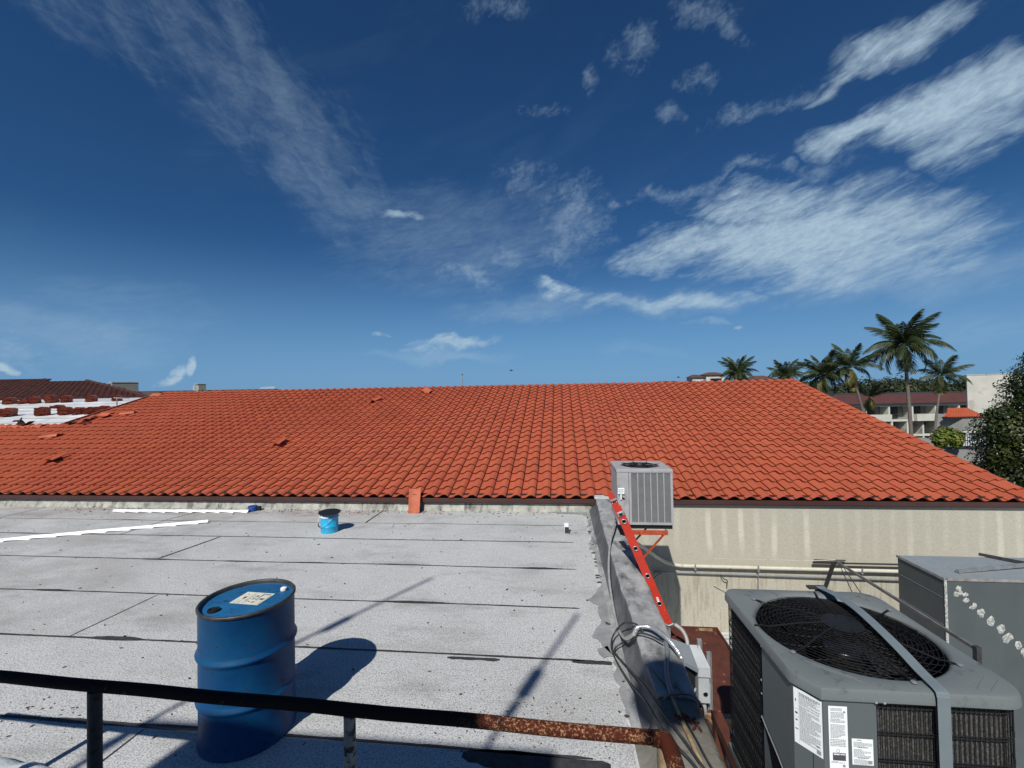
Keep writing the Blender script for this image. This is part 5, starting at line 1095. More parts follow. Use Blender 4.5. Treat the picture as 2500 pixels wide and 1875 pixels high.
ce(MB().tube([(1.885, -4.05, -.18), (1.865, -4.05, -.24), (1.90, -4.055, -.27)], .007, 6), 'latch', M_BOX)
ce(MB().tube([(1.955, -4.0, -.29), (1.957, -4.02, -.36), (1.962, -4.05, -.44)], [.022, .020, .014], 10), 'reducer', M_HOSE)
for (u, v, h) in ((1.955, -3.93, .155), (2.015, -3.97, .075)):
    ce(MB().bb((u - .018, v - .002, -2.1), (u + .018, v + .003, h)).bb((u - .018, v - .022, -2.1), (u - .0145, v - .0025, h)).bb((u + .0145, v - .022, -2.1), (u + .018, v - .0025, h)), 'strut_channel', M_GALV)
# pipes and cables at the parapet
def cable(name, P, r, mt, label, cat, n=5):
    return MB().tube(smoothpath(P, n), r, 8).build(name, mt, smooth='all', label=label, cat=cat)
cable('rusty_pipe', [(1.962, -4.05, -.43), (1.95, -4.12, -.40), (1.92, -4.25, -.34), (1.898, -4.458, -.28), (1.887, -4.653, -.24), (1.859, -4.911, -.2), (1.85, -5.4, -.2)], .020, mat('wet_rust', (.20, .06, .018), rough=.35, col2=(.09, .025, .012), nscale=8, dirt=((.55, .36, .16), 9, .6, .7)), 'shiny rust-brown pipe running down from the disconnect box', 'pipe')
cable('cream_conduit', [(1.995, -4.02, -.45), (1.985, -4.16, -.40), (1.955, -4.35, -.34), (1.93, -4.6, -.28), (1.905, -4.9, -.25), (1.90, -5.4, -.25)], .014, M_RUSTPALE, 'pale flaking conduit right beside the rust-brown pipe', 'conduit')
cable('flexible_hose', [(1.64, -1.15, .43), (1.606, -1.293, .42), (1.510, -1.767, .40), (1.418, -2.201, .33), (1.354, -2.647, .25), (1.330, -2.943, .19), (1.318, -3.301, .14), (1.318, -3.614, .10), (1.324, -3.825, .12), (1.346, -4.071, .20), (1.397, -4.173, .30)], .0125, M_HOSE, 'pale grey hose draped from the small condenser along the foot of the parapet', 'hose')
FX = [(1.346, -4.06, .20), (1.390, -4.13, .27), (1.43, -4.14, .335), (1.517, -4.18, .362), (1.584, -4.30, .37), (1.634, -4.41, .355), (1.669, -4.49, .31), (1.70, -4.40, .15)]
fp = smoothpath(FX, 14); rad = [.0165 + (.0022 if k % 2 else -.0012) for k in range(len(fp))]
MB().tube(fp, rad, 10).build('armoured_conduit', M_ALU, label='ribbed metal flexible conduit curving over the parapet top', cat='conduit')
cable('black_cable', [(1.455, -4.2, .335), (1.426, -4.12, .345), (1.384, -4.02, .31), (1.351, -3.852, .22), (1.298, -3.780, .12), (1.251, -3.836, .07), (1.236, -3.938, .05), (1.248, -4.060, .04), (1.283, -4.272, .06), (1.313, -4.579, .15), (1.342, -4.894, .27), (1.384, -5.168, .31), (1.445, -5.323, .31), (1.497, -5.435, .31), (1.6, -5.8, .31), (1.62, -6.8, .31)], .0075, M_CABLE, 'leftmost black cable looping onto the pale roof edge', 'cable')
cable('black_cable', [(1.57, -4.36, .35), (1.50, -4.27, .345), (1.422, -4.215, .33), (1.391, -4.164, .25), (1.362, -4.027, .18), (1.33, -3.938, .10), (1.273, -3.941, .06), (1.253, -3.997, .05), (1.286, -4.082, .045), (1.340, -4.35, .11), (1.372, -4.749, .26), (1.420, -5.054, .31), (1.479, -5.235, .31), (1.534, -5.432, .31), (1.64, -5.8, .31), (1.65, -6.8, .31)], .0075, M_CABLE, 'black cable knotted under the ribbed conduit then running along the parapet', 'cable')
cable('thin_cable', [(1.391, -3.992, .06), (1.42, -4.17, .12), (1.436, -4.613, .30), (1.488, -4.810, .31), (1.518, -4.948, .312), (1.533, -5.092, .31), (1.553, -5.243, .31), (1.575, -5.428, .31), (1.66, -5.9, .31), (1.66, -6.8, .31)], .005, M_CABLE, 'thin dark cable slanting across the shaded parapet top', 'cable')
cable('thin_cable', [(1.450, -4.932, .31), (1.472, -4.959, .35), (1.522, -4.989, .38), (1.587, -4.969, .37), (1.643, -4.938, .33), (1.69, -4.90, .25), (1.72, -4.8, .12)], .005, M_CABLE, 'thin dark cable arching sideways over the parapet toward the switch box', 'cable')
cable('painted_conduit', [(1.506, -4.897, .313), (1.516, -5.006, .30), (1.518, -5.129, .300), (1.524, -5.230, .300), (1.531, -5.355, .300), (1.56, -5.8, .300), (1.58, -6.8, .300)], .013, M_RUSTPALE, 'cream painted conduit lying along the bare concrete parapet', 'conduit')
cable('grey_conduit', [(1.604, -4.30, .33), (1.585, -4.437, .325), (1.542, -4.601, .322), (1.512, -4.758, .322), (1.506, -4.90, .318)], .016, M_BOXD, 'short grey conduit stub in the shade on the parapet top', 'conduit')
cl = MB()
for k in range(10): a = rr.uniform(0, 6.3); cl.box((1.515 + .03 * math.cos(a), -5.10 + .02 * math.sin(a), .315 + .01 * rr.random()), (.03, .012, .012), Matrix.Rotation(a, 3, 'Z'))
for k in range(8): cl.box((1.575 + rr.uniform(-.02, .03), -5.09 + rr.uniform(-.05, .04), .288), (.03, .010, .010), Matrix.Rotation(rr.uniform(0, 3), 3, 'Z'))
cl.build('pipe_clamp', M_RUST, label='crumbling rusty clamp round the cream conduit on the parapet', cat='clamp')
# ================================================================== BEHIND THE CAMERA (throws the foreground shade)
ST = empty('stair_tower', (-1.9, -12.6, 0), 'cream stair tower standing behind the viewer on the flat roof', 'tower')
o = MB().bb((-3.15, -14.5, 0), (-.78, -10.66, 6.0)).build('walls', M_CREAMB, ST); o.matrix_parent_inverse = Matrix.Translation((1.9, 12.6, 0))
o = MB().bb((-3.62, -10.70, 5.98), (-3.15, -10.65, 6.03)).bb((-3.62, -10.70, 0), (-3.57, -10.65, 5.978)).build('side_frame', M_BLACKRIM, ST); o.matrix_parent_inverse = Matrix.Translation((1.9, 12.6, 0))
MB().tube([(-3.63, -10.56, 5.6), (-3.40, -10.55, 6.9), (-2.95, -10.55, 8.5)], .022, 8).tube([(-3.30, -10.55, 7.2), (-3.24, -10.55, 7.45)], .05, 8).build('antenna_mast', M_GALV, label='thin leaning antenna mast on the stair tower behind the viewer', cat='mast')
MB().tube([(-1.24, -10.70, 5.9), (-.97, -10.36, 7.5)], .021, 8).tube([(-1.15, -10.60, 6.45), (-1.11, -10.54, 6.70)], .055, 8).tube([(-1.20, -10.66, 6.2), (-1.16, -10.6, 6.35)], .038, 8).build('service_mast', M_GALV, label='electrical service mast with a weatherhead on the stair tower behind the viewer', cat='mast')
DM = empty('dish_mast', (.03, -10.2, 0), 'satellite dish on a pole behind the viewer', 'satellite dish')
MB().tube([(0, 0, 0), (0, 0, 5.9)], .025, 10).build('pole', M_GALV, DM)
dsh = MB().lathe([(.27, .02), (.22, -.02), (.1, -.05), (.001, -.055)], 28, cap0=False).lathe([(.27, .021), (.22, -.018), (.1, -.047), (.001, -.052)], 28, cap0=False).build('dish', M_WHITE, DM, smooth='all'); dsh.location = (0, 0, 6.0); dsh.rotation_euler = (R(18), R(-6), 0)
# ================================================================== LEFT DISTANCE
UR = empty('unfinished_roof', (-20, 8, 1.4), 'white coated roof slope without tiles, behind the low ridge at far left', 'roof')
def par(o, e): o.parent = e; o.matrix_parent_inverse = Matrix.Translation(-e.location); return o
def uz(v): return 1.41 + (min(v, 10.6) - 4.5) * .1235 + max(0, v - 10.6) * .014
m = MB(); rows = []
vs = [4.62 + .35 * k for k in range(70)]
for v in vs: rows.append([(-15.1 - (0 if v < 12.2 else 0) + (0 if k else (6.4 if v > 8.6 else 0)) - 1.6 * k, v, uz(v)) for k in range(22)])
m.grid([r[::-1] for r in rows]); par(m.build('underlay', M_ROOF_W), UR)
par(MB().bb((-52, 4.5, -9), (-15.2, 28, 1.30)).build('walls', M_CREAMB), UR)
for k, v in enumerate([5.2, 6.1, 7.0, 7.9, 8.8, 9.7, 10.7, 12.0, 13.5, 15.2, 17.5]):
    par(MB().grid([[(-15.3 - .5 * i, v + .012 * noise.noise(Vector((i * .5, k, 0))), uz(v) + .008) for i in range(50)], [(-15.3 - .5 * i, v + .03 + .02 * noise.noise(Vector((i * .9, k, 3))), uz(v) + .011) for i in range(50)]]).build('underlay_seam', M_TAR), UR)
def stack(loc, n, rz, label, lean=0, seed=0):
    r_ = random.Random(seed); m = MB(); z = 0
    for k in range(n):
        dx, dy, a = r_.gauss(0, .008), r_.gauss(0, .012), r_.gauss(0, .02)
        def xf(x, y, zz_, dx=dx, dy=dy, z=z, a=a): return Vector(((x - .15) * math.cos(a) - (y - .21) * math.sin(a) + dx, (x - .15) * math.sin(a) + (y - .21) * math.cos(a) + dy, zz_ + z))
        tile_mesh(m, .29, .42, xf, lift=0, thick=.030, hump=.05)
        for s_ in (0,): # left, right and back edges so the pile is solid
            q = len(m.v); P = [xf(-.006, 0, .01), xf(-.006, .42, .01), xf(-.006, .42, -.024), xf(-.006, 0, -.024), xf(.30, 0, .012), xf(.30, .42, .012), xf(.30, .42, -.024), xf(.30, 0, -.024)]
            m.v += [tuple(p) for p in P]; m.f += [(q, q+1, q+2, q+3), (q+5, q+4, q+7, q+6), (q+1, q+5, q+6, q+2), (q+3, q+2, q+6, q+7)]
        z += .033
    o = m.build('tile_stack', M_TILE_ST, label=label, cat='tile stack', group='stacks of roof tiles loaded on the white roof', smooth=True)
    o.location = loc; o.rotation_euler = (R(-2), lean, rz); return o
M_TILE_ST = mat('terracotta_stack', (.40, .115, .065), rough=.8, col2=(.30, .08, .045), nscale=3)
back = [(-24.574, 10.054), (-23.95, 10.12), (-23.35, 10.134), (-22.6, 10.28), (-21.95, 10.353), (-20.75, 10.45), (-19.6, 10.607), (-25.6, 10.1), (-26.8, 10.0)]
names_b = ['back row tile stack above the front pile nearest the frame edge', 'low two-tile remainder between two taller back row stacks', 'back row tile stack just right of the low remainder', 'tallest brightest back row stack, a slab leaning on its end', 'back row tile stack right of the leaning bright one', 'back row tile stack left of the thin T-shaped pole', 'rightmost back row tile stack, beyond the T-shaped pole', 'back row tile stack cut by the left frame edge', 'back row tile stack out at the far left']
for k, ((u, v), nm) in enumerate(zip(back, names_b)):
    stack((u - .1, v + .15, uz(v) + .03), (9, 5, 9, 10, 9, 8, 7, 9, 8)[k], R(26 + (k * 7) % 11 if k != 3 else 20), nm, R(0 if k != 3 else -14), k)
front = [(-19.72, 6.559), (-18.42, 6.669), (-18.12, 6.95), (-17.62, 6.797), (-17.12, 6.845), (-16.68, 6.898), (-16.2, 6.93), (-15.75, 6.96), (-21.2, 6.5)]
names_f = ['front row tile stack standing alone at far left', 'front row tile stack with an orange tile lying on it', 'slanting pair of orange tiles on the white roof behind the front row', 'middle front row stack, first right of the orange one', 'front row stack touching its neighbours, fourth from the left', 'front row stack touching its neighbours, fifth from the left', 'front row tile stack next to last before the roof edge', 'last front row stack, half hidden by the big roof edge', 'front row tile stack beyond the left frame edge']
for k, ((u, v), nm) in enumerate(zip(front, names_f)):
    z = uz(v) + .03 + (.22 if k == 2 else 0)
    stack((u, v + .12, z), (9, 9, 3, 8, 7, 7, 8, 7, 9)[k], R(26 + (k * 5) % 9 if k != 2 else 30), nm, 0, k + 20)
TP = MB().tube([(-17.05, 8.35, uz(8.3)), (-17.05, 8.35, 2.31)], .022, 8).tube([(-17.17, 8.34, 2.31), (-16.55, 8.40, 2.27)], .018, 8).build('vent_pole', M_GALV, label='thin T-shaped pole rising from the white roof beside the tile stacks', cat='pole')
# old dark tiled roofs
DR = empty('dark_tiled_house', (-50, 28, -9), 'low house under an old dark brown tiled roof at far left', 'house')
a0 = Vector((-80, 20.6, 2.35)); e_u = Vector((1, .11, -.004)).normalized(); e_v = Vector((-.11, 1, 0)).normalized()
def dpt(a, s, n=0): return Vector((-46, 22.4, 2.30)) + e_u * a + e_v * s + Vector((0, 0, s * .187 + n))
m = MB(); P2, X2 = .50, .60
SM = [(-.02, .01), (.14, 0), (.30, .006), (.46, .028), (.62, .05), (.78, .049), (.92, .03), (1.03, .012)]
for row in range(19):
    for c in range(-70, 34):
        a, s = c * P2, row * X2
        # high part up to s=9.6 left of a=-9; lower part to 8.4; hip falls to the right from a=-3
        top = 11.2 if a < -5.4 else (11.2 - (a + 5.4) * .9 if a < -4.0 else 9.9)
        if a > .2: top = 9.9 - (a - .2) * .68
        if s + X2 * .6 > top: continue
        tile_mesh(m, P2, X2 + .05, lambda x, y, z, a=a, s=s: dpt(a + x, s + y, z * 1.4), samples=SM, thick=.03, lift=.05, hump=.075)
o = m.build('tile_field', M_TILE_DARK, smooth=True); o['kind'] = 'stuff'; par(o, DR)
m = MB()
for (p, q) in (((-5.4, 11.1), (-4.0, 9.95)), ((.2, 9.85), (14.4, .2))): m.bar(dpt(*p, .08), dpt(*q, .08), .25, .22)
par(m.build('hip_caps', M_TILE_DARK), DR)
m = MB(); m.add([dpt(-40, 0, -.1), dpt(14.3, 0, -.1), dpt(.2, 9.8, -.1), dpt(-4, 9.8, -.1), dpt(-5.4, 11.1, -.1), dpt(-40, 11.1, -.1)], [(0, 1, 2, 3, 4, 5)]); par(m.build('roof_deck', M_TILE_DARK), DR)
par(MB().box(dpt(-10, 6, -7), (50, 9, 9), Matrix.Rotation(R(6.3), 3, 'Z')).build('walls', M_CREAMB), DR)
# cream roof boxes and the ribbed roof between them
def boxb(name, c, d, rz, mt, label, cat='building', parts=None, kind=None):
    e = empty(name, (c[0], c[1], c[2] - d[2] / 2), label, cat, rz=rz)
    MB().bb((-d[0]/2, -d[1]/2, 0), (d[0]/2, d[1]/2, d[2])).build('walls', mt, e, bevel=.03)
    MB().bb((-d[0]/2 - .05, -d[1]/2 - .05, d[2] + .001), (d[0]/2 + .05, d[1]/2 + .05, d[2] + .09)).build('coping', M_WHITEB, e)
    return e
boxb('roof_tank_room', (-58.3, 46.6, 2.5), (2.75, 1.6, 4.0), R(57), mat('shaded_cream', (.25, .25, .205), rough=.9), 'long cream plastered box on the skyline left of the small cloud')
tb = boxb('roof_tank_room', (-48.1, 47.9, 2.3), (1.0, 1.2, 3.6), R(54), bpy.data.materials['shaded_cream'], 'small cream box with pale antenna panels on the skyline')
for dx in (-.9, -.5): MB().bb((dx - .10, -.95, 2.75), (dx + .08, -.8, 3.40)).tube([(dx, -.87, 1.9), (dx, -.87, 2.75)], .04, 6).build('antenna_panel', M_WHITE, tb)
GR_ = empty('ribbed_roof_building', (-52, 47, -9), 'far low building with a grey ribbed roof below the skyline boxes', 'building')
m = MB(); 
for k in range(84): u = -66 + k * .33; m.bar((u, 44.4 + (u + 60) * .11, 2.1), (u, 47.2 + (u + 60) * .11, 3.12), .17, .16)
m.add([(-66, 43.8, 2.0), (-38, 46.9, 2.0), (-38, 49.6, 3.1), (-66, 46.5, 3.1)], [(0, 1, 2, 3)]); par(m.build('ribbed_roof', mat('aged_grey_tile', (.16, .14, .125), rough=.9, col2=(.10, .09, .08), nscale=2)), GR_)
par(MB().bar((-66, 46.55, 3.2), (-38, 49.65, 3.2), .2, .2).build('ridge_cap', M_TILE_DARK), GR_); par(MB().bb((-66, 47, -9), (-38, 55, 1.9)).build('walls', M_CREAMB), GR_)
MS = empty('ridge_mast', (-12.28, 51.1, -9), 'thin mast with a small pale dish showing above the ridge', 'mast')
MB().tube([(0, 0, 0), (0, 0, 13.4)], .045, 6).build('pole', M_GALV, MS)
MB().tube([(0, -.1, 13.75 + 0), (0, .1, 13.75)], [.20, .17], 20).build('dish', M_GALV, MS); MB().tube([(0, -.16, 13.75), (0, -.11, 13.75)], .07, 10).build('feed_horn', M_BLACK, MS)
# birds
def bird(p, s, label):
    m = MB(); m.tube([Vector(p) + Vector((-s * .5, 0, 0)), Vector(p) + Vector((-s * .15, 0, .03 * s)), Vector(p) + Vector((s * .3, 0, .02 * s)), Vector(p) + Vector((s * .55, 0, .05 * s))], [s * .03, s * .12, s * .1, s * .03], 6)
    for sg in (1, -1): m.add([Vector(p) + Vector((-s * .1, 0, 0)), Vector(p) + Vector((s * .22, 0, 0)), Vector(p) + Vector((s * .05, sg * s * .7, s * .28)), Vector(p) + Vector((-s * .12, sg * s * .6, s * .22))], [(0, 1, 2, 3), (3, 2, 1, 0)])
    m.build('bird', M_CABLE, label=label, cat='bird', group='birds over the roofs')
bird((-6.6, 60, 5.55), .6, 'distant bird in the sky right of the ridge mast'); bird((20.8, 70, 4.2), .6, 'distant bird just above the ridge left of the villas')

# ================================================================== PALMS
def frond_mesh(name, L, droop, mt, seed, wid=.5):
    r_ = random.Random(seed); m = MB(); n = 14; P = []
    for i in range(n + 1):
        t = i / n; ang = droop * t ** 1.5; 
        if i == 0: P.append(Vector((0, 0, 0)))
        else: P.append(P[-1] + Vector((math.cos(ang), 0, -math.sin(ang))) * L / n)
    m.tube(P, [.045 * (1 - .85 * i / n) for i in range(n + 1)], 4)
    N_ = 42
    for k in range(N_):
        t = .10 + .90 * k / (N_ - 1); f = t * n; i = min(n - 1, int(f)); p = P[i].lerp(P[i + 1], f - i); d = (P[i + 1] - P[i]).normalized()
        ll = wid * L * (.30 + .70 * math.sin(PI * min(1, (t * .92 + .12)))) * r_.uniform(.85, 1.1) * (.45 if t > .97 else 1) * .62
        for sg in (1, -1):
            side = Vector((0, sg, 0)); dirn = (side * .80 + d * r_.uniform(.45, .7) + Vector((0, 0, -r_.uniform(.2, .85) - .3 * t))).normalized()
            tip = p + dirn * ll + Vector((0, 0, -.16 * ll * r_.uniform(.5, 1.8))); mid_ = p.lerp(tip, .5) + Vector((0, 0, .05 * ll)); w = d * .046 * (1 + .3 * r_.random())
            m.add([p - w * .6, p + w * .6, mid_ + w, mid_ - w, tip], [(0, 1, 2, 3), (3, 2, 4)])
    me = m.mesh(name, mt); return me
FM = [frond_mesh('frond', 4.0, .9, M_FROND, 1), frond_mesh('frond', 4.2, 1.5, M_FROND, 2), frond_mesh('frond', 4.0, 2.1, M_FROND, 3), frond_mesh('frond', 3.6, 2.0, M_FRONDY, 4)]
def palm(loc, h, R_, label, seed, nf=26, lean=(0, 0), yellow=3, grp='coconut palms beyond the big roof'):
    r_ = random.Random(seed); top = Vector(loc); base = Vector((loc[0] + lean[0], loc[1] + lean[1], loc[2] - h)); e = empty('palm_tree', base, label, 'palm tree', grp); T = top - base
    n = 12; P = [Vector((T.x * (k / n) ** 1.4, T.y * (k / n) ** 1.4, T.z * k / n)) for k in range(n + 1)]
    MB().tube(P, [(.24 if k == 0 else .17 - .05 * k / n + .008 * (k % 2)) * R_ / 4 * 1.15 for k in range(n + 1)], 9).build('trunk', M_TRUNK, e, smooth='all')
    s = R_ / 4
    for k in range(nf):
        az_ = k * 2.39996 + r_.uniform(-.25, .25); q = k / (nf - 1); el_ = R(84 - 118 * q ** 1.15 + r_.uniform(-8, 8)); me = FM[0 if q < .4 else 1 if q < .72 else 2]
        if k >= nf - yellow: me = FM[3]; el_ = R(r_.uniform(-55, -25))
        o = bpy.data.objects.new('frond', me); COL.objects.link(o); o.parent = e; o.location = T + Vector((0, 0, .1 * s)); ss = s * r_.uniform(.85, 1.1); o.scale = (ss, ss * .8, ss)
        o.rotation_euler = (Matrix.Rotation(az_, 3, 'Z') @ Matrix.Rotation(-el_, 3, 'Y') @ Matrix.Rotation(r_.uniform(-.4, .4), 3, 'X')).to_euler()
    m = MB()
    for k in range(7): a = k * .9; m.lathe([(.01, -.13 * s), (.10 * s, -.05 * s), (.10 * s, .05 * s), (.01, .13 * s)], 7, (T.x + .22 * s * math.cos(a), T.y + .22 * s * math.sin(a), T.z - .22 * s))
    m.build('coconut_cluster', M_FRONDY, e, smooth='all')
palm((43.3, 52.0, 7.0), 16.0, 4.7, 'tallest coconut palm in front of the balcony hotel', 1, 32, (.6, 0))
palm((38.6, 54.6, 4.5), 13.5, 3.9, 'full green palm just left of the tallest palm, its crown behind it', 2, 19, (2.6, 0), 4)
palm((48.6, 53.5, 3.2), 12.2, 3.2, 'palm with a slender curved trunk right of the tallest palm', 3, 17, (-1.5, 0))
palm((42.6, 57.5, .5), 9.5, 2.5, 'short yellowing palm low between the taller trunks', 4, 14, (-2.0, 0), 8)
palm((36.3, 56.4, 3.6), 12.6, 3.8, 'palm rising from behind the descending edge of the big roof', 5, 26)
palm((38.7, 91.8, 5.2), 14.2, 4.6, 'leftmost skyline palm above the ridge beside the villas', 6, 30, yellow=2)
palm((48.8, 92.9, 4.5), 13.5, 4.4, 'windswept skyline palm second from the left above the ridge', 7, 30, yellow=2)
# ================================================================== FOLIAGE
def leafcloud(blobs, n, size, mt, seed, name, shell=.55):
    r_ = random.Random(seed); m = MB(); tot = sum(b[1][0] * b[1][2] for b in blobs)
    for (c, rad) in blobs:
        k = int(n * rad[0] * rad[2] / tot)
        for _ in range(k):
            while True:
                d = Vector((r_.gauss(0, 1), r_.gauss(0, 1), r_.gauss(0, 1)))
                if d.length > .01: break
            d.normalize(); q = (shell + (1 - shell) * r_.random()) * (1 + .28 * noise.noise(d * 2.2 + Vector(c)) + .12 * noise.noise(d * 6 + Vector(c)))
            p = Vector(c) + Vector((d.x * rad[0], d.y * rad[1], d.z * rad[2])) * q
            nrm = (d + Vector((r_.gauss(0, .5), r_.gauss(0, .5), r_.gauss(.3, .5)))).normalized(); t = nrm.orthogonal().normalized(); t.rotate(Matrix.Rotation(r_.random() * 6.3, 3, nrm)); b = nrm.cross(t); s = size * r_.uniform(.6, 1.25)
            m.add([p - t * s * .5, p - t * s * .1 + b * s * .3, p + t * s * .55, p - t * s * .1 - b * s * .3], [(0, 1, 2, 3)])
    return m
TR = empty('broadleaf_tree', (20.95, 13.0, -9), 'dense dark broadleaf tree filling the right edge', 'tree')
rr = random.Random(31)
blobs = [((19.9, 12.9, -.4), (1.9, 1.9, 1.9)), ((18.75, 12.5, .25), (1.05, 1.1, 1.0)), ((19.05, 12.8, -1.6), (1.2, 1.3, 1.3)), ((20.2, 12.8, 2.2), (1.15, 1.2, .95)), ((20.9, 13.2, 1.1), (1.8, 1.6, 1.6)), ((20.0, 12.6, 3.1), (.55, .6, .65)), ((18.9, 12.6, -2.6), (.8, .9, .8)), ((20.4, 13, -2.9), (1.5, 1.3, 1.1)), ((18.35, 12.4, -.75), (.55, .7, .7)), ((22.3, 13.5, 2.4), (1.8, 1.7, 1.7)), ((19.45, 12.4, 1.45), (.5, .6, .32)), ((18.5, 12.6, 1.0), (.5, .5, .35)), ((18.3, 12.5, -3.2), (.45, .5, .4))]
rels = [((b[0][0] - 20.6, b[0][1] - 13.0, b[0][2] + 9), b[1]) for b in blobs]
o = leafcloud(rels, 34000, .135, M_LEAF, 5, 'crown').build('crown', M_LEAF, TR)
MB().tube([(0, 0, 0), (-.1, 0, 4), (-.3, -.1, 6.5)], [.32, .26, .18], 10).build('trunk', M_TRUNK, TR, smooth='all')
br = MB()
for (c, rad) in rels: br.tube([(-.2, 0, 5.5), (c[0] * .5, c[1] * .5, (c[2] + 5.5) / 2), (c[0], c[1], c[2])], [.12, .08, .03], 6)
br.build('limbs', M_TRUNK, TR)
# far wood on the skyline
rr = random.Random(17); fb = []
for k in range(70):
    u = rr.uniform(96, 225); v = rr.uniform(175, 195) + (u - 150) * .1; r_ = rr.uniform(3.5, 6.5); fb.append(((u, v, 2.2 - r_ * .6 + rr.uniform(-1.2, 1.4)), (r_ * 1.2, r_, r_)))
leafcloud(fb, 30000, 1.1, M_LEAFD, 3, 'w', .7).build('wood', M_LEAFD, kind='stuff', label='low green wood along the skyline behind the hotel')
MB().bb((96, 192, -9), (230, 240, -1.5)).build('hill', M_GROUND, kind='structure')
bs = [((38.9 + .7 * k, 41.5 + .2 * (k % 2), -3.3 + .25 * (k % 2)), (.75, .7, .95)) for k in range(3)]
SB = leafcloud(bs, 3200, .36, M_SHRUB, 9, 'b', .3).build('golden_shrub', M_SHRUB, label='yellow-green feathery shrub at the foot of the hotel', cat='shrub')
hg = [((27 + 1.6 * k, 27.5 + .3 * k, -6.6), (1.5, 1.3, 1.5)) for k in range(6)] + [((36 + 2 * k, 37, -6.2), (1.5, 1.5, 1.4)) for k in range(4)]
leafcloud(hg, 12000, .35, M_LEAFD, 12, 'h', .5).build('hedge', M_LEAFD, label='dark hedge in the shade under the broadleaf tree', cat='hedge')
GW = MB().box((27.0, 21.5, -5.9), (14, .3, 6.2), Matrix.Rotation(R(6), 3, 'Z')).build('garden_wall', mat('shaded_grey_wall', (.030, .033, .030), rough=.95, col2=(.022, .024, .022), nscale=.6), label='grey wall painted shade-dark below the broadleaf tree at the right edge', cat='wall')  # grey wall coloured near black to hold the tree's shade
# ================================================================== HOTEL
HT = empty('hotel_building', (58, 78, -9), 'pale three-storey hotel with rows of recessed balconies under a maroon roof', 'hotel')
hrot = R(6.2); MH = Matrix.Translation((58, 78, 0)) @ Matrix.Rotation(hrot, 4, 'Z')
def ch(m, name, mt, kind=None, parent=None, **k):
    m.v = [tuple(MH @ Vector(p)) for p in m.v]; o = m.build(name, mt, **k); 
    if parent is None: par(o, HT)
    else: o.parent = parent; o.matrix_parent_inverse = parent.matrix_world.inverted() if False else parent.matrix_parent_inverse.copy()
    if kind: o['kind'] = kind
    return o
# storeys (local x along facade, y=0 the facade plane)
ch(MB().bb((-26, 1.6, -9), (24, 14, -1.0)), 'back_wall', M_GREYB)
ch(MB().bb((-26, -.3, -1.55), (24, 1.6, -1.02)), 'cornice', M_WHITEB)
m = MB(); m.add([(-26, -.7, -.99), (24, -.7, -.99), (24, 2.8, .60), (-26, 2.8, .60)], [(0, 1, 2, 3)]); m.bb((-26, -.7, -1.10), (24, -.62, -.995)); ch(m, 'roof', M_REDROOF)
ch(MB().bb((-26, 2.8, .45), (24, 9, .72)), 'roof_coping', M_BLACKRIM)
for z in (-3.95, -6.6): ch(MB().bb((-26, -.25, z - .32), (24, 1.6, z)), 'floor_slab', M_WHITEB)
levels = [(-3.95, -1.55, 4.15, 0), (-6.6, -4.27, 2.75, .6), (-9, -6.92, 2.75, .6)]
for li, (z0, z1, bay, off) in enumerate(levels):
    x = -24 + off; k = 0
    while x < 23.5:
        ch(MB().bb((x - .14, -.2, z0), (x + .14, 1.6, z1)), 'partition', M_WHITEB)
        solid = (li == 0 and k in (3, 4, 7, 8)) or (li == 1 and k in (11,))
        if x + bay < 24:
            ch(MB().bb((x + .2, 1.52, z0 + .05), (x + bay * .72, 1.595, z1 - .15)), 'glass_door', M_DOOR)
            if li == 0 and k in (5, 7, 9): ch(MB().bb((x + .14, -.9, z0 - .25), (x + bay - .14, -.26, z0 + .95)), 'balcony_front', M_WHITEB)
            else:
                r_ = MB().bb((x + .16, -.16, z0 + .92), (x + bay - .16, -.12, z0 + .98)).bb((x + .16, -.16, z0 + .12), (x + bay - .16, -.12, z0 + .16)); q = x + .3
                while q < x + bay - .2: r_.bb((q, -.15, z0 + .161), (q + .025, -.13, z0 + .919)); q += .22
                ch(r_, 'balcony_railing', mat('rail_dark', (.05, .05, .05), rough=.5) if 'rail_dark' not in bpy.data.materials else bpy.data.materials['rail_dark'])
                if k % 2 == 0: ch(MB().bb((x + 1.2, .5, z0 + .35), (x + 1.7, 1.0, z0 + .42)).bb((x + 1.2, .95, z0 + .43), (x + 1.7, 1.0, z0 + .9)).bb((x + 1.22, .52, z0), (x + 1.27, .57, z0 + .349)).bb((x + 1.63, .52, z0), (x + 1.68, .57, z0 + .349)), 'balcony_chair', M_BLACKRIM)
        x += bay; k += 1
WBx = boxb('white_block', (61.9, 62.2, -2.8), (5.2, 4, 12.4), R(-38), M_WHITEB, 'tall plain white block rising behind the broadleaf tree')
PB = boxb('white_block', (37.6, 59.6, -3.9), (3.0, 2, 10.6), R(-28), M_WHITEB, 'small white wall corner peeking over the roof edge beside a palm')
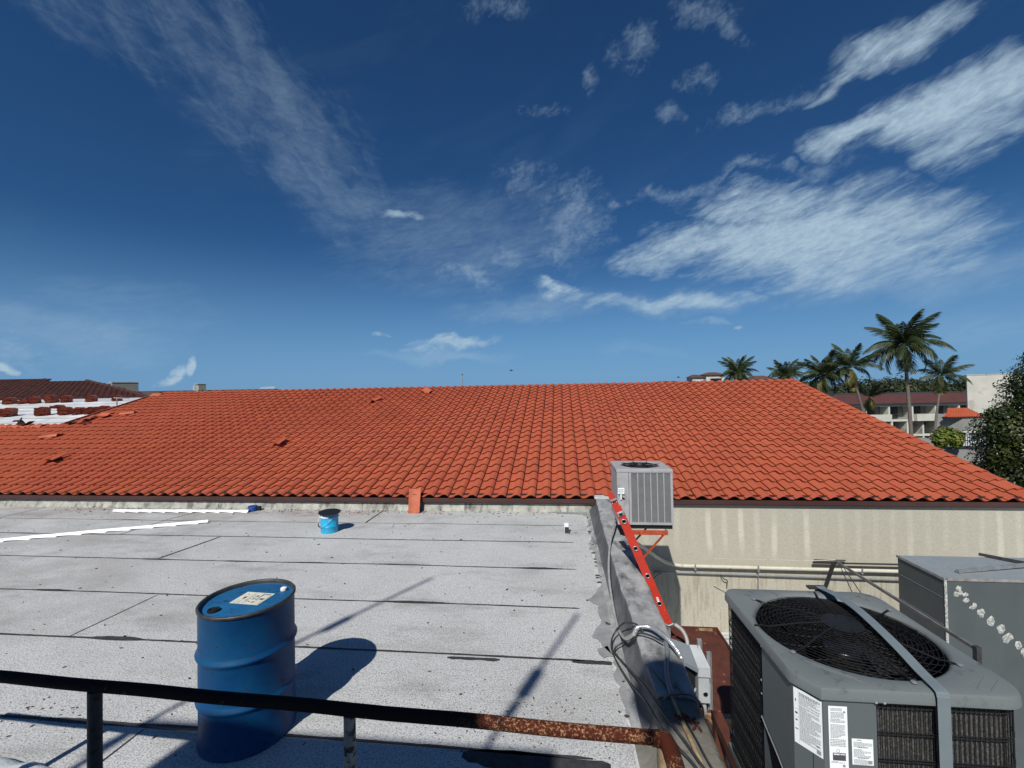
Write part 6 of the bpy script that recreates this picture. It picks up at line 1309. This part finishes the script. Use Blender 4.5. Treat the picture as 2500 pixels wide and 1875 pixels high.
# pavilion wing with a little red tiled roof
PV = empty('pavilion_wing', (57.5, 62, -9), 'low grey hotel wing under a small red tiled roof', 'building')
def cpv(m, name, mt, **k): return par(m.build(name, mt, **k), PV)
m = MB(); m.prism([(53.2, 60.6), (55.2, 58.9), (58.6, 59.2), (63, 66.8), (58.1, 66.8)], -4.15, -2.35); cpv(m, 'upper_wall', M_GREYB)
cpv(MB().prism([(53.7, 61.0), (59.0, 61.0), (62.8, 66.5), (58.1, 66.5)], -9, -4.4), 'back_wall', M_GREYB); cpv(MB().bb((53.2, 59.0, -6.75), (58.8, 60.99, -6.35)), 'balcony_slab', M_WHITEB)
cpv(MB().bb((53.1, 59.0, -4.45), (58.8, 61, -4.16)), 'ledge', M_WHITEB)
for u in (53.3, 55.9):
    cpv(MB().bb((u - .14, 59.1, -6.34), (u + .14, 60.99, -4.46)), 'partition', M_WHITEB)
    cpv(MB().bb((u + .3, 60.90, -6.34), (u + 1.6, 60.955, -4.6)), 'glass_door', M_DOOR)
    r_ = MB().bb((u + .2, 59.14, -5.45), (u + 2.5, 59.18, -5.39)); q = u + .3
    while q < u + 2.4: r_.bb((q, 59.15, -6.34), (q + .025, 59.17, -5.451)); q += .22
    cpv(r_, 'balcony_railing', bpy.data.materials['rail_dark'])
m = MB(); 
def pvp(a, s, n=0): return Vector((52.8 + a, 58.5 + .10 * a + s * .93, -2.35 + s * .36 + n))
for row in range(7):
    for c in range(15):
        a, s = c * .36, row * .42
        if a < s * .95 - .1: continue
        tile_mesh(m, .36, .47, lambda x, y, z, a=a, s=s: pvp(a + x, s + y, z * 1.5), samples=SM, thick=.03, lift=.04)
o = cpv(m, 'tile_field', M_TILE, smooth=True); o['kind'] = 'stuff'
m = MB(); m.add([pvp(0, 0, -.05), pvp(5.4, 0, -.05), pvp(5.4, 3, -.05), pvp(3, 3, -.05)], [(0, 1, 2, 3)]); cpv(m, 'roof_deck', M_UNDER)
# fenced terrace with parked car shapes behind
FN = empty('terrace_fence', (42.6, 42.2, -4.4), 'black metal bar fence on a low grey wall below the hotel', 'fence')
for k in range(22): par(MB().bb((40.6 + .24 * k, 42.15 + .023 * k, -4.45), (40.64 + .24 * k, 42.19 + .023 * k, -3.0)).build('bar', M_BLACKRIM), FN)
par(MB().bar((40.5, 42.17, -2.98), (45.9, 42.7, -2.98), .06).build('top_rail', M_BLACKRIM), FN); par(MB().bar((40.5, 42.17, -4.3), (45.9, 42.7, -4.3), .05).build('bottom_rail', M_BLACKRIM), FN)
TW = MB().bar((39.9, 42.3, -5.2), (46.5, 43.0, -5.2), .3, 1.4).build('terrace_wall', M_GREYB, label='low grey terrace wall under the black bar fence', cat='wall')
TD = MB().bb((40, 43.1, -5.0), (52, 56, -4.75)).build('terrace_deck', M_GREYB, kind='structure')
def car(loc, rz, col, label):
    e = empty('parked_car', loc, label, 'car', 'cars parked on the terrace', rz=rz); mt = mat('car_paint', col, rough=.3, coat=.5)
    side = [(-2.1, .35), (-2.15, .75), (-1.9, .95), (-1.2, 1.0), (-.6, 1.42), (.9, 1.45), (1.5, 1.05), (2.1, .95), (2.15, .4)]
    m = MB(); n = len(side); 
    for y in (-.85, -.80, .80, .85):
        k = 1 if abs(y) > .82 else 1.0; m.v += [(x, y * (1 if z < 1.01 else .8), z) for x, z in side]
    for i in range(3):
        for j in range(n - 1): m.f.append((i*n + j, i*n + j + 1, (i+1)*n + j + 1, (i+1)*n + j))
    m.f += [tuple(range(n)), tuple(range(3*n, 4*n))[::-1], (0, n, 2*n, 3*n, 4*n-1, 3*n-1, 2*n-1, n-1)]; m.build('body', mt, e)
    MB().add([(-1.15, y, 1.02) for y in (-.76,)] + [(-.6, -.70, 1.36), (.85, -.70, 1.38), (1.35, -.76, 1.04)], [(0, 3, 2, 1)]).build('side_window', M_DOOR, e); MB().add([(-1.22, -.7, 1.03), (-.63, -.62, 1.40), (-.63, .62, 1.40), (-1.22, .7, 1.03)], [(0, 1, 2, 3)]).build('windscreen', M_DOOR, e)
    for x in (-1.35, 1.35):
        for y in (-.86, .70): MB().tube([(x, y, .33), (x, y + .16, .33)], .33, 16).build('wheel', M_BLACK, e)
car((43.6, 45.0, -4.74), R(5), (.5, .52, .55), 'white car parked behind the terrace bars'); car((47.8, 46.5, -4.74), R(-80), (.05, .10, .22), 'blue car parked deeper on the terrace')
# ================================================================== VILLAS on the skyline
def villa(c, w, h, rh, label, openw=True, dpt_=5, dk=0):
    e = empty('villa', (c[0], c[1], c[2] - h), label, 'house', 'villas on the skyline beyond the ridge', rz=R(6))
    MB().bb((-w/2, -dpt_/2, 0), (w/2, dpt_/2, h)).build('walls', M_WHITEB, e)
    o_ = .5; m = MB(); m.add([(-w/2 - o_, -dpt_/2 - o_, h), (w/2 + o_, -dpt_/2 - o_, h), (w/2 + o_, dpt_/2 + o_, h), (-w/2 - o_, dpt_/2 + o_, h), (-w * .22, 0, h + rh), (w * .22, 0, h + rh)], [(0, 1, 5, 4), (1, 2, 5), (2, 3, 4, 5), (3, 0, 4), (3, 2, 1, 0)])
    m.bb((-w/2 - o_, -dpt_/2 - o_ - .03, h - .12), (w/2 + o_, -dpt_/2 - o_ + .001, h + .02)); m.build('roof', mat('villa_tile', (.12, .05, .035), rough=.9, col2=(.07, .035, .03), nscale=3) if 'villa_tile' not in bpy.data.materials else bpy.data.materials['villa_tile'], e)
    if openw: MB().bb((-w * .28, -dpt_/2 - .02, h * .55 - .1), (w * .34, -dpt_/2 - .005, h * .92)).build('window', M_DOOR, e)
    else: MB().tube([(-.2, -dpt_/2 - .03, h - 1.6), (-.2, -dpt_/2, h - 1.6)], .35, 12).build('round_window', M_DOOR, e)
    return e
villa((46.2, 148, 6.0), 3.6, 14.6, .95, 'small square villa turret with a round dark window', False)
villa((51.9, 148.5, 6.75), 6.0, 15.4, .9, 'villa with a wide opening right of the turret, left of the first palm')
villa((67.4, 150, 4.9), 8.4, 13.6, 1.3, 'villa roof showing between the first two skyline palms')
villa((76, 151, 3.6), 5.0, 12.5, .4, 'low white villa by the right end of the ridge')
villa((37, 148, 4.4), 10, 13.2, .6, 'long low villa roof barely above the ridge left of the turret')
